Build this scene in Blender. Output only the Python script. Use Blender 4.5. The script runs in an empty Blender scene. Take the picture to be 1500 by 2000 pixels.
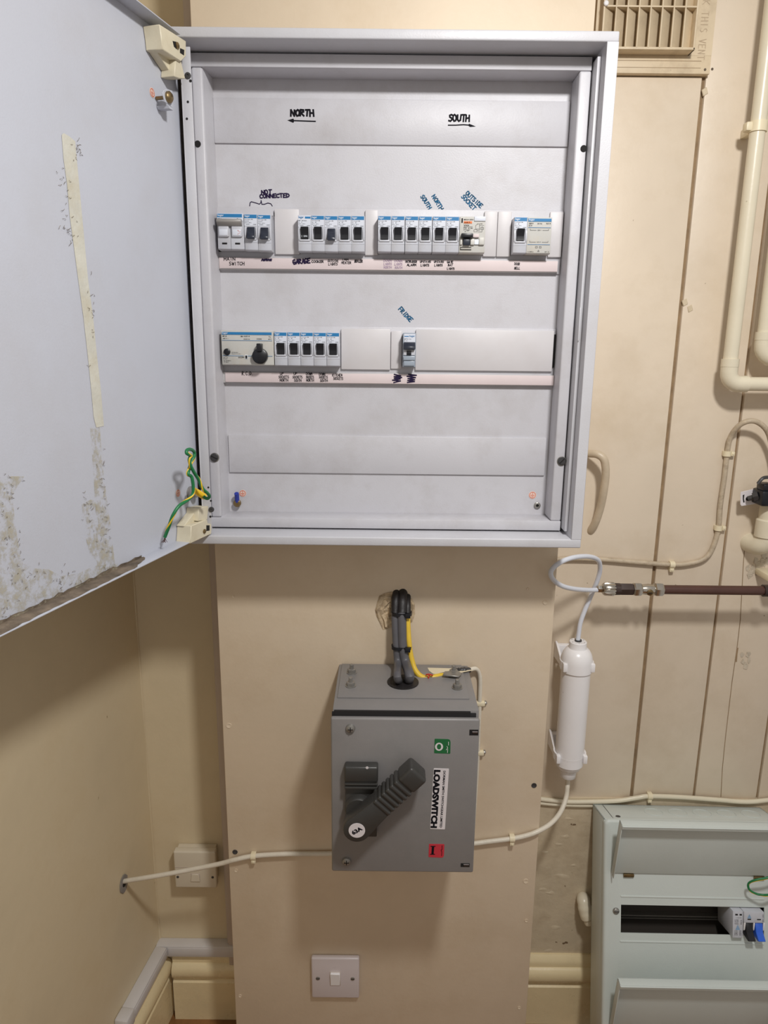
import bpy, bmesh, math, random
from mathutils import Vector, Matrix
from mathutils.geometry import tessellate_polygon
random.seed(7)
SC = bpy.context.scene
COL = SC.collection
FONT = None

# ------------------------------------------------------------ camera
F = 1387.0
PITCH = math.atan(F / 5960.0)
ROLL = 0.0107
CAM = Vector((0, -1.037, 1.31))
fw = Vector((0, math.cos(PITCH), -math.sin(PITCH)))
rt0 = Vector((1, 0, 0))
up0 = rt0.cross(fw)
RT = math.cos(ROLL) * rt0 + math.sin(ROLL) * up0
UP = -math.sin(ROLL) * rt0 + math.cos(ROLL) * up0
cd = bpy.data.cameras.new('camera')
cd.sensor_fit = 'VERTICAL'
cd.sensor_height = 36.0
cd.sensor_width = 27.0
cd.lens = 36.0 * F / 2000.0
cd.clip_start = 0.01
cam = bpy.data.objects.new('camera', cd)
COL.objects.link(cam)
m = Matrix((RT, UP, -fw)).transposed().to_4x4()
m.translation = CAM
cam.matrix_world = m
SC.camera = cam

# ------------------------------------------------------------ light and exposure
w = bpy.data.worlds.new('world')
SC.world = w
w.use_nodes = True
w.node_tree.nodes['Background'].inputs[0].default_value = (1.0, 0.94, 0.875, 1)
w.node_tree.nodes['Background'].inputs[1].default_value = 0.345
ld = bpy.data.lights.new('ceiling_lamp', 'AREA')
ld.shape = 'DISK'
ld.size = 0.13
ld.energy = 11.0
ld.color = (1.0, 0.985, 0.965)
lo = bpy.data.objects.new('ceiling_lamp_light', ld)
COL.objects.link(lo)
lo.location = (0.30, -0.84, 1.94)
lo.rotation_euler = Vector((0, 0.45, -1)).to_track_quat('-Z', 'Y').to_euler()
SC.view_settings.view_transform = 'Standard'
SC.view_settings.look = 'None'
SC.view_settings.gamma = 1.0
SC.view_settings.use_curve_mapping = False
SC.view_settings.exposure = 0.16


# ------------------------------------------------------------ measuring helpers (photo pixel -> real point on a given plane)
def ray(px, py):
    return fw + RT * ((px - 750) / F) + UP * ((1000 - py) / F)


def P(px, py, Y):
    d = ray(px, py)
    return CAM + d * ((Y - CAM.y) / d.y)


def PX(px, py, X):
    d = ray(px, py)
    return CAM + d * ((X - CAM.x) / d.x)


# door frame of reference: u along the open door, v towards its inside, z up
HINGE = Vector((-0.2385, -0.100, 0))
DU = Vector((-0.2588, -0.9659, 0))
DV = Vector((0.9659, -0.2588, 0))


def D(u, v, z):
    return HINGE + DU * u + DV * v + Vector((0, 0, z))


def DP(px, py, v):
    d = ray(px, py)
    o = HINGE + DV * v
    t = (o - CAM).dot(DV) / d.dot(DV)
    return CAM + d * t


# ------------------------------------------------------------ materials
def s2l(c):
    return tuple(((x / 255) / 12.92 if x / 255 <= 0.04045 else ((x / 255 + 0.055) / 1.055) ** 2.4) for x in c)


MATS = {}


def mat(name, rgb, rough=0.5, metal=0.0, n=0.04, ns=6.0, bump=0.0, bs=60.0, spots=None, spot_t=0.68, spot_s=40.0,
        dirt=None, dirt_s=3.0, dirt_a=0.5, spec=0.5, rn=0.08, coat=0.0):
    if name in MATS:
        return MATS[name]
    M = bpy.data.materials.new(name)
    M.use_nodes = True
    nt = M.node_tree
    N, L = nt.nodes, nt.links
    b = N['Principled BSDF']
    tc = N.new('ShaderNodeTexCoord')
    co = tc.outputs['Object']
    c = s2l(rgb)

    def noise(sc, det=4, rg=0.6):
        t = N.new('ShaderNodeTexNoise')
        t.inputs['Scale'].default_value = sc
        t.inputs['Detail'].default_value = det
        t.inputs['Roughness'].default_value = rg
        L.new(co, t.inputs['Vector'])
        return t

    def ramp(src, a, bb, inv=False):
        r = N.new('ShaderNodeMapRange')
        r.inputs['From Min'].default_value = a
        r.inputs['From Max'].default_value = bb
        if inv:
            r.inputs['To Min'].default_value = 1
            r.inputs['To Max'].default_value = 0
        L.new(src, r.inputs['Value'])
        return r.outputs[0]

    def mix(f, a, bcol):
        x = N.new('ShaderNodeMix')
        x.data_type = 'RGBA'
        L.new(f, x.inputs['Factor'])
        if isinstance(a, tuple):
            x.inputs['A'].default_value = a + (1,)
        else:
            L.new(a, x.inputs['A'])
        x.inputs['B'].default_value = bcol + (1,)
        return x.outputs['Result']

    t = noise(ns, 5)
    lo_ = tuple(max(0, v * (1 - n * 2.2)) for v in c)
    hi_ = tuple(min(1, v * (1 + n)) for v in c)
    cur = mix(ramp(t.outputs[0], 0.3, 0.7), lo_, hi_)
    if dirt:
        d1 = noise(dirt_s, 6, 0.7)
        r = ramp(d1.outputs[0], 0.48, 0.78)
        mm = N.new('ShaderNodeMath')
        mm.operation = 'MULTIPLY'
        mm.inputs[1].default_value = dirt_a
        L.new(r, mm.inputs[0])
        cur = mix(mm.outputs[0], cur, s2l(dirt))
    if spots:
        s1 = noise(spot_s, 2, 0.5)
        cur = mix(ramp(s1.outputs[0], spot_t, spot_t + 0.03), cur, s2l(spots))
    L.new(cur, b.inputs['Base Color'])
    b.inputs['Metallic'].default_value = metal
    b.inputs['Specular IOR Level'].default_value = spec
    b.inputs['Coat Weight'].default_value = coat
    rr = N.new('ShaderNodeMapRange')
    rr.inputs['To Min'].default_value = max(0.02, rough - rn)
    rr.inputs['To Max'].default_value = min(1, rough + rn)
    L.new(noise(ns * 3).outputs[0], rr.inputs['Value'])
    L.new(rr.outputs[0], b.inputs['Roughness'])
    if bump:
        bp = N.new('ShaderNodeBump')
        bp.inputs['Strength'].default_value = bump
        bp.inputs['Distance'].default_value = 0.002
        L.new(noise(bs, 6).outputs[0], bp.inputs['Height'])
        L.new(bp.outputs[0], b.inputs['Normal'])
    MATS[name] = M
    return M


CREAM = dict(rough=0.42, n=0.035, ns=4, bump=0.12, bs=90, spots=(120, 96, 68), spot_t=0.79, spot_s=75)
M_wall = mat('cream_gloss_paint', (225, 211, 189), dirt=(186, 166, 134), dirt_s=5, dirt_a=0.35, **CREAM)
M_plank = mat('painted_plank', (222, 207, 186), dirt=(190, 170, 140), dirt_s=7, dirt_a=0.4, **CREAM)
M_board = mat('painted_board', (219, 202, 178), dirt=(192, 168, 134), dirt_s=4, dirt_a=0.45, rough=0.5, n=0.03, ns=5, bump=0.12,
              bs=120, spots=(140, 112, 84), spot_t=0.79, spot_s=60)
M_left = mat('painted_plaster', (216, 200, 168), dirt=(182, 160, 120), dirt_s=5, dirt_a=0.4, rough=0.45, n=0.04, ns=5, bump=0.25,
             bs=50, spots=(150, 126, 90), spot_t=0.78, spot_s=50)
M_rough = mat('lumpy_plaster', (212, 197, 170), dirt=(160, 140, 112), dirt_s=10, dirt_a=0.6, rough=0.35, n=0.06, ns=9, bump=1.0,
              bs=24, spots=(120, 100, 78), spot_t=0.73, spot_s=60)
M_skirt = mat('cream_skirting_paint', (232, 214, 172), rough=0.28, n=0.04, ns=8, bump=0.25, bs=40, spots=(130, 104, 70), spot_t=0.78,
              spot_s=70)
M_crack = mat('dark_joint', (150, 126, 96), rough=0.9, n=0.15, ns=30)
M_cab = mat('white_enamel', (194, 194, 199), rough=0.42, n=0.025, ns=8, dirt=(176, 172, 172), dirt_s=12, dirt_a=0.38, bump=0.12,
            bs=500, rn=0.05)
M_cover = mat('smudged_white_enamel', (194, 193, 198), rough=0.45, n=0.02, ns=8, dirt=(168, 163, 162), dirt_s=14, dirt_a=0.5,
              bump=0.1, bs=500, spots=(150, 142, 138), spot_t=0.82, spot_s=80)
M_door = mat('door_enamel', (189, 192, 202), rough=0.5, n=0.015, ns=4, dirt=(178, 176, 178), dirt_s=5, dirt_a=0.4, bump=0.1, bs=500)
M_blank = mat('blanking_plastic', (203, 200, 202), rough=0.45, n=0.02, ns=15, dirt=(192, 186, 184), dirt_s=14, dirt_a=0.4)
M_strip = mat('pinkish_label_card', (214, 200, 200), rough=0.6, n=0.02, ns=20)
M_stripholder = mat('label_holder_plastic', (190, 188, 188), rough=0.35, n=0.03, ns=20)
M_mcb = mat('module_grey_white', (194, 196, 204), rough=0.4, n=0.02, ns=40, dirt=(176, 170, 160), dirt_s=60, dirt_a=0.4)
M_mcb_side = mat('module_side', (110, 108, 110), rough=0.5)
M_print = mat('module_print_white', (212, 216, 226), rough=0.35, n=0.01)
M_blue = mat('module_blue', (38, 118, 172), rough=0.35, n=0.03, ns=60)
M_black = mat('black_plastic', (20, 21, 27), rough=0.35, n=0.05, ns=40)
M_toggle = mat('dark_blue_plastic', (36, 41, 54), rough=0.35, n=0.05, ns=40)
M_ink = mat('black_ink', (22, 21, 27), spec=0.1, rough=0.7, n=0.05)
M_inkp = mat('purple_black_ink', (38, 29, 58), spec=0.1, rough=0.7, n=0.05)
M_inkb = mat('blue_ink', (38, 92, 128), spec=0.1, rough=0.7, n=0.3, ns=300)
M_inkf = mat('faded_purple_ink', (166, 146, 166), rough=0.6, n=0.1, ns=200)
M_white = mat('white_ink', (226, 232, 240), rough=0.5)
M_grey_ink = mat('grey_ink', (120, 124, 132), rough=0.5)
M_barh = mat('grey_bar_handle', (150, 146, 142), rough=0.4, n=0.04, ns=40)
M_beige = mat('beige_module', (198, 197, 192), rough=0.45, n=0.03, ns=30, dirt=(192, 174, 142), dirt_s=45, dirt_a=0.35)
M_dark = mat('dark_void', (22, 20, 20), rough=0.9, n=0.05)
M_hinge = mat('ivory_plastic', (214, 205, 180), rough=0.5, n=0.03, ns=30, dirt=(176, 160, 124), dirt_s=40, dirt_a=0.35)
M_steel = mat('dull_steel', (152, 149, 144), rough=0.35, metal=0.55, n=0.12, ns=80)
M_brass = mat('tarnished_brass', (150, 128, 92), rough=0.35, metal=0.9, n=0.15, ns=90)
M_chrome = mat('chromed_brass', (206, 200, 190), rough=0.2, metal=1.0, n=0.08, ns=60)
M_darkmet = mat('dark_painted_metal', (64, 52, 48), rough=0.35, metal=0.2, n=0.1, ns=60)
M_iron = mat('blued_screw', (72, 71, 72), rough=0.4, metal=0.3, n=0.1, ns=80)
M_ls = mat('grey_enamel', (134, 131, 130), rough=0.38, n=0.04, ns=9, dirt=(112, 114, 114), dirt_s=10, dirt_a=0.4, bump=0.06, bs=400)
M_lsdark = mat('charcoal_plastic', (60, 59, 57), rough=0.36, n=0.06, ns=30, bump=0.05, bs=300)
M_gasket = mat('black_gasket', (26, 25, 27), rough=0.7)
M_green = mat('green_label', (30, 104, 58), rough=0.4)
M_red = mat('red_label', (196, 52, 66), rough=0.4)
M_label = mat('white_label', (222, 216, 218), rough=0.45)
M_tail = mat('grey_pvc_sheath', (92, 91, 95), rough=0.45, n=0.06, ns=30)
M_bitumen = mat('black_tape', (34, 31, 32), rough=0.5, n=0.15, ns=40, bump=0.5, bs=120)
M_yellow = mat('yellow_pvc', (226, 190, 62), rough=0.42, n=0.05, ns=30, spots=(120, 90, 40), spot_t=0.74, spot_s=120)
M_grn = mat('green_pvc', (26, 116, 66), rough=0.4, n=0.06, ns=50)
M_crimp = mat('yellow_crimp', (232, 190, 40), rough=0.4)
M_bluecrimp = mat('blue_crimp', (36, 54, 150), rough=0.4)
M_redtie = mat('red_plastic', (196, 58, 36), rough=0.4)
M_copper = mat('dark_copper', (96, 62, 54), rough=0.4, metal=0.6)
M_bpipe = mat('brown_painted_pipe', (80, 53, 46), rough=0.32, n=0.06, ns=30, bump=0.05, bs=200)
M_pvc = mat('white_pvc', (236, 234, 235), rough=0.3, n=0.015, ns=12, spots=(110, 100, 100), spot_t=0.79, spot_s=70)
M_tube = mat('white_tube', (216, 220, 230), rough=0.22, n=0.02, ns=20)
M_tubep = mat('paint_spotted_tube', (218, 210, 194), rough=0.4, n=0.04, ns=30, bump=0.3, bs=150)
M_pipe = mat('cream_painted_pipe', (222, 213, 190), rough=0.3, n=0.03, ns=12, bump=0.15, bs=60, spots=(120, 104, 76), spot_t=0.78,
             spot_s=60)
M_cable = mat('dirty_painted_cable', (194, 178, 154), rough=0.5, n=0.08, ns=40, dirt=(110, 92, 72), dirt_s=45, dirt_a=0.75, bump=0.5,
              bs=150)
M_loopc = mat('buff_painted_cable', (200, 184, 160), rough=0.4, n=0.05, ns=40, bump=0.3, bs=120)
M_cream_clip = mat('cream_clip', (226, 214, 184), rough=0.4)
M_pink = mat('white_upvc_trunking', (208, 204, 202), rough=0.4, n=0.02, ns=15)
M_vtr = mat('painted_trunking', (196, 182, 170), rough=0.45, n=0.03, ns=15)
M_socket = mat('ivory_socket', (214, 204, 184), rough=0.35, n=0.02, ns=15)
M_switch = mat('white_switch', (206, 196, 196), rough=0.3, n=0.01, ns=15)
M_cu = mat('greenish_white_enamel', (203, 210, 206), rough=0.42, n=0.015, ns=9, bump=0.1, bs=600)
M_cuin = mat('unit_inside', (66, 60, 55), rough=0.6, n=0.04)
M_rail = mat('din_rail', (150, 146, 140), rough=0.4, metal=0.4)
M_floor = mat('varnished_floor', (142, 100, 60), rough=0.35, n=0.2, ns=14, bump=0.2, bs=40)
M_adh = mat('adhesive_residue', (202, 200, 188), rough=0.6, n=0.05, ns=30, dirt=(184, 170, 136), dirt_s=26, dirt_a=0.6, bump=0.4, bs=120)
M_grime = mat('brown_grime', (122, 108, 92), rough=0.85, n=0.25, ns=50, dirt=(80, 66, 54), dirt_s=80, dirt_a=0.6, bump=0.6, bs=200)
M_hair = mat('fluff', (112, 96, 74), rough=0.9)
M_hole = mat('raw_plaster', (206, 184, 152), rough=0.95, n=0.2, ns=60, dirt=(92, 60, 34), dirt_s=110, dirt_a=0.95, bump=1.0, bs=90)
M_flake = mat('flaking_paint', (208, 196, 176), rough=0.6, n=0.12, ns=40, bump=1.0, bs=60, dirt=(96, 78, 62), dirt_s=40, dirt_a=0.7)
M_sticker = mat('earth_sticker', (226, 200, 186), rough=0.5)
M_orange = mat('orange_red_ink', (206, 92, 64), rough=0.5)
M_orangeb = mat('orange_band', (224, 112, 40), rough=0.4)
M_vent = mat('vent_paint', (214, 196, 166), rough=0.5, n=0.04, ns=20, dirt=(150, 130, 104), dirt_s=30, dirt_a=0.45, spots=(80, 62, 48),
             spot_t=0.74, spot_s=45)
M_bluet = mat('bright_blue_toggle', (44, 96, 206), rough=0.35)
M_cub = mat('clear_grey_plastic', (150, 160, 172), rough=0.25)


def residue_mat():
    M = bpy.data.materials.new('speckled_adhesive')
    M.use_nodes = True
    nt = M.node_tree
    N, L = nt.nodes, nt.links
    b = N['Principled BSDF']
    b.inputs['Base Color'].default_value = s2l((190, 182, 158)) + (1,)
    b.inputs['Roughness'].default_value = 0.7
    tc = N.new('ShaderNodeTexCoord')
    t = N.new('ShaderNodeTexNoise')
    t.inputs['Scale'].default_value = 75
    t.inputs['Detail'].default_value = 7
    t.inputs['Roughness'].default_value = 0.75
    L.new(tc.outputs['Object'], t.inputs['Vector'])
    r = N.new('ShaderNodeMapRange')
    r.inputs['From Min'].default_value = 0.46
    r.inputs['From Max'].default_value = 0.62
    r.inputs['To Max'].default_value = 0.6
    L.new(t.outputs[0], r.inputs['Value'])
    L.new(r.outputs[0], b.inputs['Alpha'])
    return M


M_speck = residue_mat()


# ------------------------------------------------------------ mesh helpers
class MB:
    def __init__(s, T=None):
        s.b = bmesh.new()
        s.T = T                     # optional callable local -> world

    def _v(s, p):
        return s.T(p) if s.T else Vector(p)

    def quad(s, pts):
        return s.b.faces.new([s.b.verts.new(s._v(p)) for p in pts])

    def merge(s, t, M=None):
        mp = {}
        for v in t.verts:
            p = v.co if M is None else M @ v.co
            mp[v] = s.b.verts.new(s._v(p))
        for f in t.faces:
            try:
                s.b.faces.new([mp[v] for v in f.verts])
            except ValueError:
                pass
        t.free()

    def box(s, x0, x1, y0, y1, z0, z1, bev=0.0, seg=2, M=None):
        t = bmesh.new()
        vs = [t.verts.new((x, y, z)) for x in (x0, x1) for y in (y0, y1) for z in (z0, z1)]
        for f in ((0, 1, 3, 2), (4, 6, 7, 5), (0, 4, 5, 1), (2, 3, 7, 6), (0, 2, 6, 4), (1, 5, 7, 3)):
            t.faces.new([vs[i] for i in f])
        if bev:
            bmesh.ops.bevel(t, geom=list(t.edges), offset=bev, segments=seg, affect='EDGES', profile=0.5)
        bmesh.ops.recalc_face_normals(t, faces=t.faces)
        s.merge(t, M)
        return s

    def prism(s, pts, off, bev=0.0, seg=1):
        """polygon (3d points) extruded by vector off"""
        t = bmesh.new()
        off = Vector(off)
        a = [t.verts.new(Vector(p)) for p in pts]
        c = [t.verts.new(Vector(p) + off) for p in pts]
        n = len(a)
        t.faces.new(a)
        t.faces.new(c[::-1])
        for i in range(n):
            t.faces.new((a[i], c[i], c[(i + 1) % n], a[(i + 1) % n]))
        bmesh.ops.recalc_face_normals(t, faces=t.faces)
        if bev:
            bmesh.ops.bevel(t, geom=list(t.edges), offset=bev, segments=seg, affect='EDGES', profile=0.5)
        s.merge(t)
        return s

    def lathe(s, prof, o, axis, seg=24, flute=0, fa=0.0, cap=True):
        """prof: list of (radius, height) along axis from o"""
        o = Vector(o)
        ax = Vector(axis).normalized()
        e1 = ax.orthogonal().normalized()
        e2 = ax.cross(e1)
        t = bmesh.new()
        rings = []
        for r, h in prof:
            ring = []
            for k in range(seg):
                a = 2 * math.pi * k / seg
                rr = r * (1 + (fa if (flute and (k % flute) == 0) else 0))
                ring.append(t.verts.new(o + ax * h + e1 * (rr * math.cos(a)) + e2 * (rr * math.sin(a))))
            rings.append(ring)
        for a, c in zip(rings, rings[1:]):
            for k in range(seg):
                t.faces.new((a[k], a[(k + 1) % seg], c[(k + 1) % seg], c[k]))
        if cap:
            t.faces.new(rings[0])
            t.faces.new(rings[-1][::-1])
        bmesh.ops.recalc_face_normals(t, faces=t.faces)
        s.merge(t)
        return s

    def cyl(s, a, c, r, r2=None, seg=20):
        a, c = Vector(a), Vector(c)
        return s.lathe([(r, 0), (r if r2 is None else r2, (c - a).length)], a, c - a, seg)

    def disc(s, o, n, r, h, bev=None, seg=24):
        bev = bev if bev is not None else h * 0.3
        return s.lathe([(r, 0), (r, h - bev), (r - bev, h)], o, n, seg)

    def tube(s, pts, r, seg=12, sub=8, closed=False, smooth=True, wob=0.0):
        pts = [Vector(p) for p in pts]
        if smooth and len(pts) > 2:
            q = []
            n = len(pts)
            for i in range(n if closed else n - 1):
                if closed:
                    p0, p1, p2, p3 = pts[(i - 1) % n], pts[i], pts[(i + 1) % n], pts[(i + 2) % n]
                else:
                    p0, p1, p2, p3 = pts[max(0, i - 1)], pts[i], pts[i + 1], pts[min(n - 1, i + 2)]
                for k in range(sub):
                    u = k / sub
                    q.append(0.5 * ((2 * p1) + (p2 - p0) * u + (2 * p0 - 5 * p1 + 4 * p2 - p3) * u * u
                                    + (3 * p1 - p0 - 3 * p2 + p3) * u ** 3))
            if not closed:
                q.append(pts[-1])
            pts = q
        t = bmesh.new()
        rings = []
        nrm = None
        n = len(pts)
        for i, p in enumerate(pts):
            if closed:
                tg = pts[(i + 1) % n] - pts[(i - 1) % n]
            else:
                tg = pts[min(n - 1, i + 1)] - pts[max(0, i - 1)]
            tg.normalize()
            if nrm is None:
                nrm = tg.orthogonal().normalized()
            else:
                nrm = (nrm - tg * nrm.dot(tg)).normalized()
            bi = tg.cross(nrm)
            rr = r(i / (n - 1)) if callable(r) else r
            rr *= 1 + wob * random.uniform(-1, 1)
            rings.append([t.verts.new(p + nrm * (rr * math.cos(2 * math.pi * k / seg)) + bi * (rr * math.sin(2 * math.pi * k / seg)))
                          for k in range(seg)])
        for i in range(n if closed else n - 1):
            a, c = rings[i], rings[(i + 1) % n]
            for k in range(seg):
                t.faces.new((a[k], a[(k + 1) % seg], c[(k + 1) % seg], c[k]))
        if not closed:
            t.faces.new(rings[0])
            t.faces.new(rings[-1][::-1])
        bmesh.ops.recalc_face_normals(t, faces=t.faces)
        s.merge(t)
        s.path = pts
        return s

    def build(s, name, material, parent=None, ang=40, label=None, kind=None):
        me = bpy.data.meshes.new(name)
        if parent is not None:
            o = origin_of(parent)
            for v in s.b.verts:
                v.co -= o
        s.b.to_mesh(me)
        s.b.free()
        me.materials.append(material)
        me.shade_smooth()
        me.set_sharp_from_angle(angle=math.radians(ang))
        ob = bpy.data.objects.new(name, me)
        COL.objects.link(ob)
        if parent is not None:
            ob.parent = parent
        if label:
            ob['label'] = label
        if kind:
            ob['kind'] = kind
        return ob


def origin_of(o):
    v = Vector(o.location)
    while o.parent:
        o = o.parent
        v += Vector(o.location)
    return v


def thing(name, loc, label, cat, group=None):
    o = bpy.data.objects.new(name, None)
    o.empty_display_size = 0.02
    COL.objects.link(o)
    o.location = loc
    o['label'] = label
    o['category'] = cat
    if group:
        o['group'] = group
    return o


def tag(o, label, cat, group=None):
    """a top-level thing made of one mesh: label it and move its origin onto it"""
    o['label'] = label
    o['category'] = cat
    if group:
        o['group'] = group
    vs = o.data.vertices
    c = sum((v.co for v in vs), Vector()) / len(vs)
    for v in vs:
        v.co -= c
    o.location = c
    return o


def struct(o):
    o['kind'] = 'structure'
    return o


# ---- printed type
TXT = {}


def type_faces(s, bold=0.0):
    k = (s, bold)
    if k not in TXT:
        c = bpy.data.curves.new('t', 'FONT')
        c.body = s
        c.size = 1.0
        c.offset = bold
        c.resolution_u = 3
        o = bpy.data.objects.new('t', c)
        COL.objects.link(o)
        dg = bpy.context.evaluated_depsgraph_get()
        me = bpy.data.meshes.new_from_object(o.evaluated_get(dg))
        vs = [v.co.copy() for v in me.vertices]
        fs = [tuple(p.vertices) for p in me.polygons]
        bpy.data.objects.remove(o)
        bpy.data.curves.remove(c)
        bpy.data.meshes.remove(me)
        x0 = min(v.x for v in vs)
        x1 = max(v.x for v in vs)
        y0 = min(v.y for v in vs)
        y1 = max(v.y for v in vs)
        TXT[k] = (vs, fs, x0, x1, y0, y1)
    return TXT[k]


def type_on(mb, s, o, ex, ey, w_=None, h=None, bold=0.0, center=False):
    """printed text: lower-left corner o, unit vectors ex / ey, fitted to width w_ and height h"""
    vs, fs, x0, x1, y0, y1 = type_faces(s, bold)
    sy = h / (y1 - y0) if h else None
    sx = w_ / (x1 - x0) if w_ else sy
    sy = sy or sx
    o, ex, ey = Vector(o), Vector(ex), Vector(ey)
    if center:
        o = o - ex * ((x1 - x0) * sx / 2) - ey * ((y1 - y0) * sy / 2)
    vv = [mb.b.verts.new(mb._v(o + ex * ((v.x - x0) * sx) + ey * ((v.y - y0) * sy))) for v in vs]
    for f in fs:
        try:
            mb.b.faces.new([vv[i] for i in f])
        except ValueError:
            pass


# ---- felt-pen strokes
G = {
    'A': [[(0, 0), (2, 6), (4, 0)], [(.8, 2.2), (3.3, 2.2)]],
    'B': [[(0, 0), (0, 6), (3, 5.6), (3.2, 3.8), (.2, 3.1), (3.8, 2.4), (3.7, .6), (0, 0)]],
    'C': [[(4, 5), (2.6, 6), (.6, 5), (0, 3), (.6, .8), (2.4, 0), (4, .8)]],
    'D': [[(0, 0), (.2, 6), (3, 5), (4, 3), (3, .8), (0, 0)]],
    'E': [[(4, 6), (0, 6), (0, 0), (4, 0)], [(0, 3), (3, 3.2)]],
    'F': [[(4, 6), (0, 6), (0, 0)], [(0, 3), (3, 3)]],
    'G': [[(4, 5.2), (2.4, 6), (.4, 4.8), (0, 2.4), (1.2, .2), (3.4, .4), (4, 2.6), (2.2, 2.6)]],
    'H': [[(0, 0), (.2, 6)], [(4, 0), (3.8, 6)], [(0, 3), (4, 3.2)]],
    'I': [[(2, 0), (2, 6)]],
    'K': [[(0, 0), (0, 6)], [(4, 6), (.2, 2.8), (4, 0)]],
    'L': [[(0, 6), (0, 0), (3.6, 0)]],
    'M': [[(0, 0), (.3, 6), (2, 2.4), (3.8, 6), (4, 0)]],
    'N': [[(0, 0), (.2, 6), (3.8, 0), (4, 6)]],
    'O': [[(2, 6), (.3, 4.8), (0, 2.4), (1.4, 0), (3.2, .4), (4, 2.8), (3.4, 5.2), (2, 6)]],
    'P': [[(0, 0), (.1, 6), (3.2, 5.6), (3.4, 3.6), (.2, 2.8)]],
    'R': [[(0, 0), (.1, 6), (3.2, 5.6), (3.4, 3.8), (.3, 3), (4, 0)]],
    'S': [[(3.8, 5.4), (2.2, 6), (.5, 5), (.8, 3.6), (3.2, 2.6), (3.8, 1.2), (2.2, 0), (0, .6)]],
    'T': [[(0, 6), (4.2, 6)], [(2, 6), (2, 0)]],
    'U': [[(0, 6), (.2, 1.4), (1.8, 0), (3.6, 1.2), (4, 6)]],
    'V': [[(0, 6), (2, 0), (4, 6)]],
    'W': [[(0, 6), (1, 0), (2.1, 4), (3.2, 0), (4.2, 6)]],
    '.': [[(1.6, 0), (2.2, 0.3)]],
    ' ': [],
}


SK = [0]


def stroke(mb, pts, w_, nrm):
    pts = [Vector(p) for p in pts]
    nrm = Vector(nrm)
    for a, c in zip(pts, pts[1:]):
        SK[0] = (SK[0] + 1) % 24
        lift = nrm * (SK[0] * 6e-6)
        a, c = a + lift, c + lift
        d = c - a
        if d.length < 1e-6:
            continue
        d.normalize()
        sd = d.cross(nrm).normalized() * (w_ / 2)
        e = d * (w_ * 0.35)
        mb.quad([a - e + sd, c + e + sd, c + e - sd, a - e - sd])


def pen(mb, text, p0, p1, hpx, Y, w_=0.0009, mid=False, jit=0.25):
    """handwriting from pixel p0 to pixel p1 (baseline, or middle line), hpx high, on the plane y = Y"""
    a, c = P(p0[0], p0[1], Y), P(p1[0], p1[1], Y)
    ex = (c - a)
    W_ = ex.length
    ex.normalize()
    nrm = Vector((0, -1, 0))
    ey = nrm.cross(ex).normalized()
    h = hpx * 0.00064 * (1.12 if p0[1] > 600 else 1.0)
    if mid:
        a = a - ey * (h / 2)
    n = len(text)
    cw = W_ / (n - 0.22)
    for i, ch in enumerate(text):
        jx, jy = random.uniform(-jit, jit) * .15, random.uniform(-jit, jit) * .5
        sl = random.uniform(-.05, .12)
        for pl in G.get(ch, []):
            pts = []
            for x, y in pl:
                xx = x / 4 * cw * 0.78 + sl * y / 6 * h
                yy = (y + jy + random.uniform(-jit, jit)) / 6 * h
                pts.append(a + ex * (i * cw + xx + jx * cw) + ey * yy)
            stroke(mb, pts, w_, nrm)


def words(parent, mm, Y, rows, mid=False, **k):
    for tx, p0, p1, h_, w_ in rows:
        mb_ = MB()
        pen(mb_, tx, p0, p1, h_, Y, w_, mid)
        mb_.build('handwriting', mm, parent, **k)


def penline(mb, pix, Y, w_):
    stroke(mb, [P(x, y, Y) for x, y in pix], w_, (0, -1, 0))


def scribble(mb, x0, y0, x1, y1, Y, w_=0.0012, n=9, vert=False):
    pts = []
    for i in range(n):
        t = i / (n - 1)
        if vert:
            pts.append((x0 + (x1 - x0) * (i % 2) + random.uniform(-2.5, 2.5), y0 + (y1 - y0) * t + random.uniform(-.8, .8)))
        else:
            pts.append((x0 + (x1 - x0) * t + random.uniform(-1, 1), y0 if i % 2 else y1))
    penline(mb, pts, Y, w_)


# ============================================================ SETTING
WY = 0.13      # back wall face
BY = 0.0       # front of the boxed-out board
wall = MB()
wall.box(-0.60, -0.20, WY, WY + 0.06, 0.0, 2.3)
wall.box(-0.20, 1.15, WY + 0.022, WY + 0.06, 0.0, 2.3)
wall_back = struct(wall.build('wall_back', M_left))
MB().box(0.255, 1.15, WY - 0.002, WY + 0.021, 0.0, 0.498).build('lower_plaster', M_rough, wall_back,
                                                                 label='lumpy cream plaster below the planks')

# lumps and chips of old paint on the lower plaster
for i, (px, py, r) in enumerate(((1105, 1635, .012), (1098, 1712, .016), (1075, 1745, .010), (1110, 1600, .009), (1085, 1812, .012),
                                 (1060, 1738, .009), (1065, 1665, .008), (1092, 1650, .008), (1070, 1858, .010), (1120, 1690, .007))):
    c = P(px, py, WY - 0.002)
    mb = MB()
    ring = []
    n_ = 9
    for k in range(n_):
        a = 2 * math.pi * k / n_
        rr = r * random.uniform(.55, 1.25)
        ring.append(c + Vector((rr * 1.5 * math.cos(a), 0.001, rr * .7 * math.sin(a))))
    top = c + Vector((0, -0.0022, r * .15))
    vs = [mb.b.verts.new(p) for p in ring]
    tv = mb.b.verts.new(top)
    for k in range(n_):
        mb.b.faces.new((vs[k], vs[(k + 1) % n_], tv))
    mb.build('paint_lump', M_rough, wall_back, ang=60)

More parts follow.
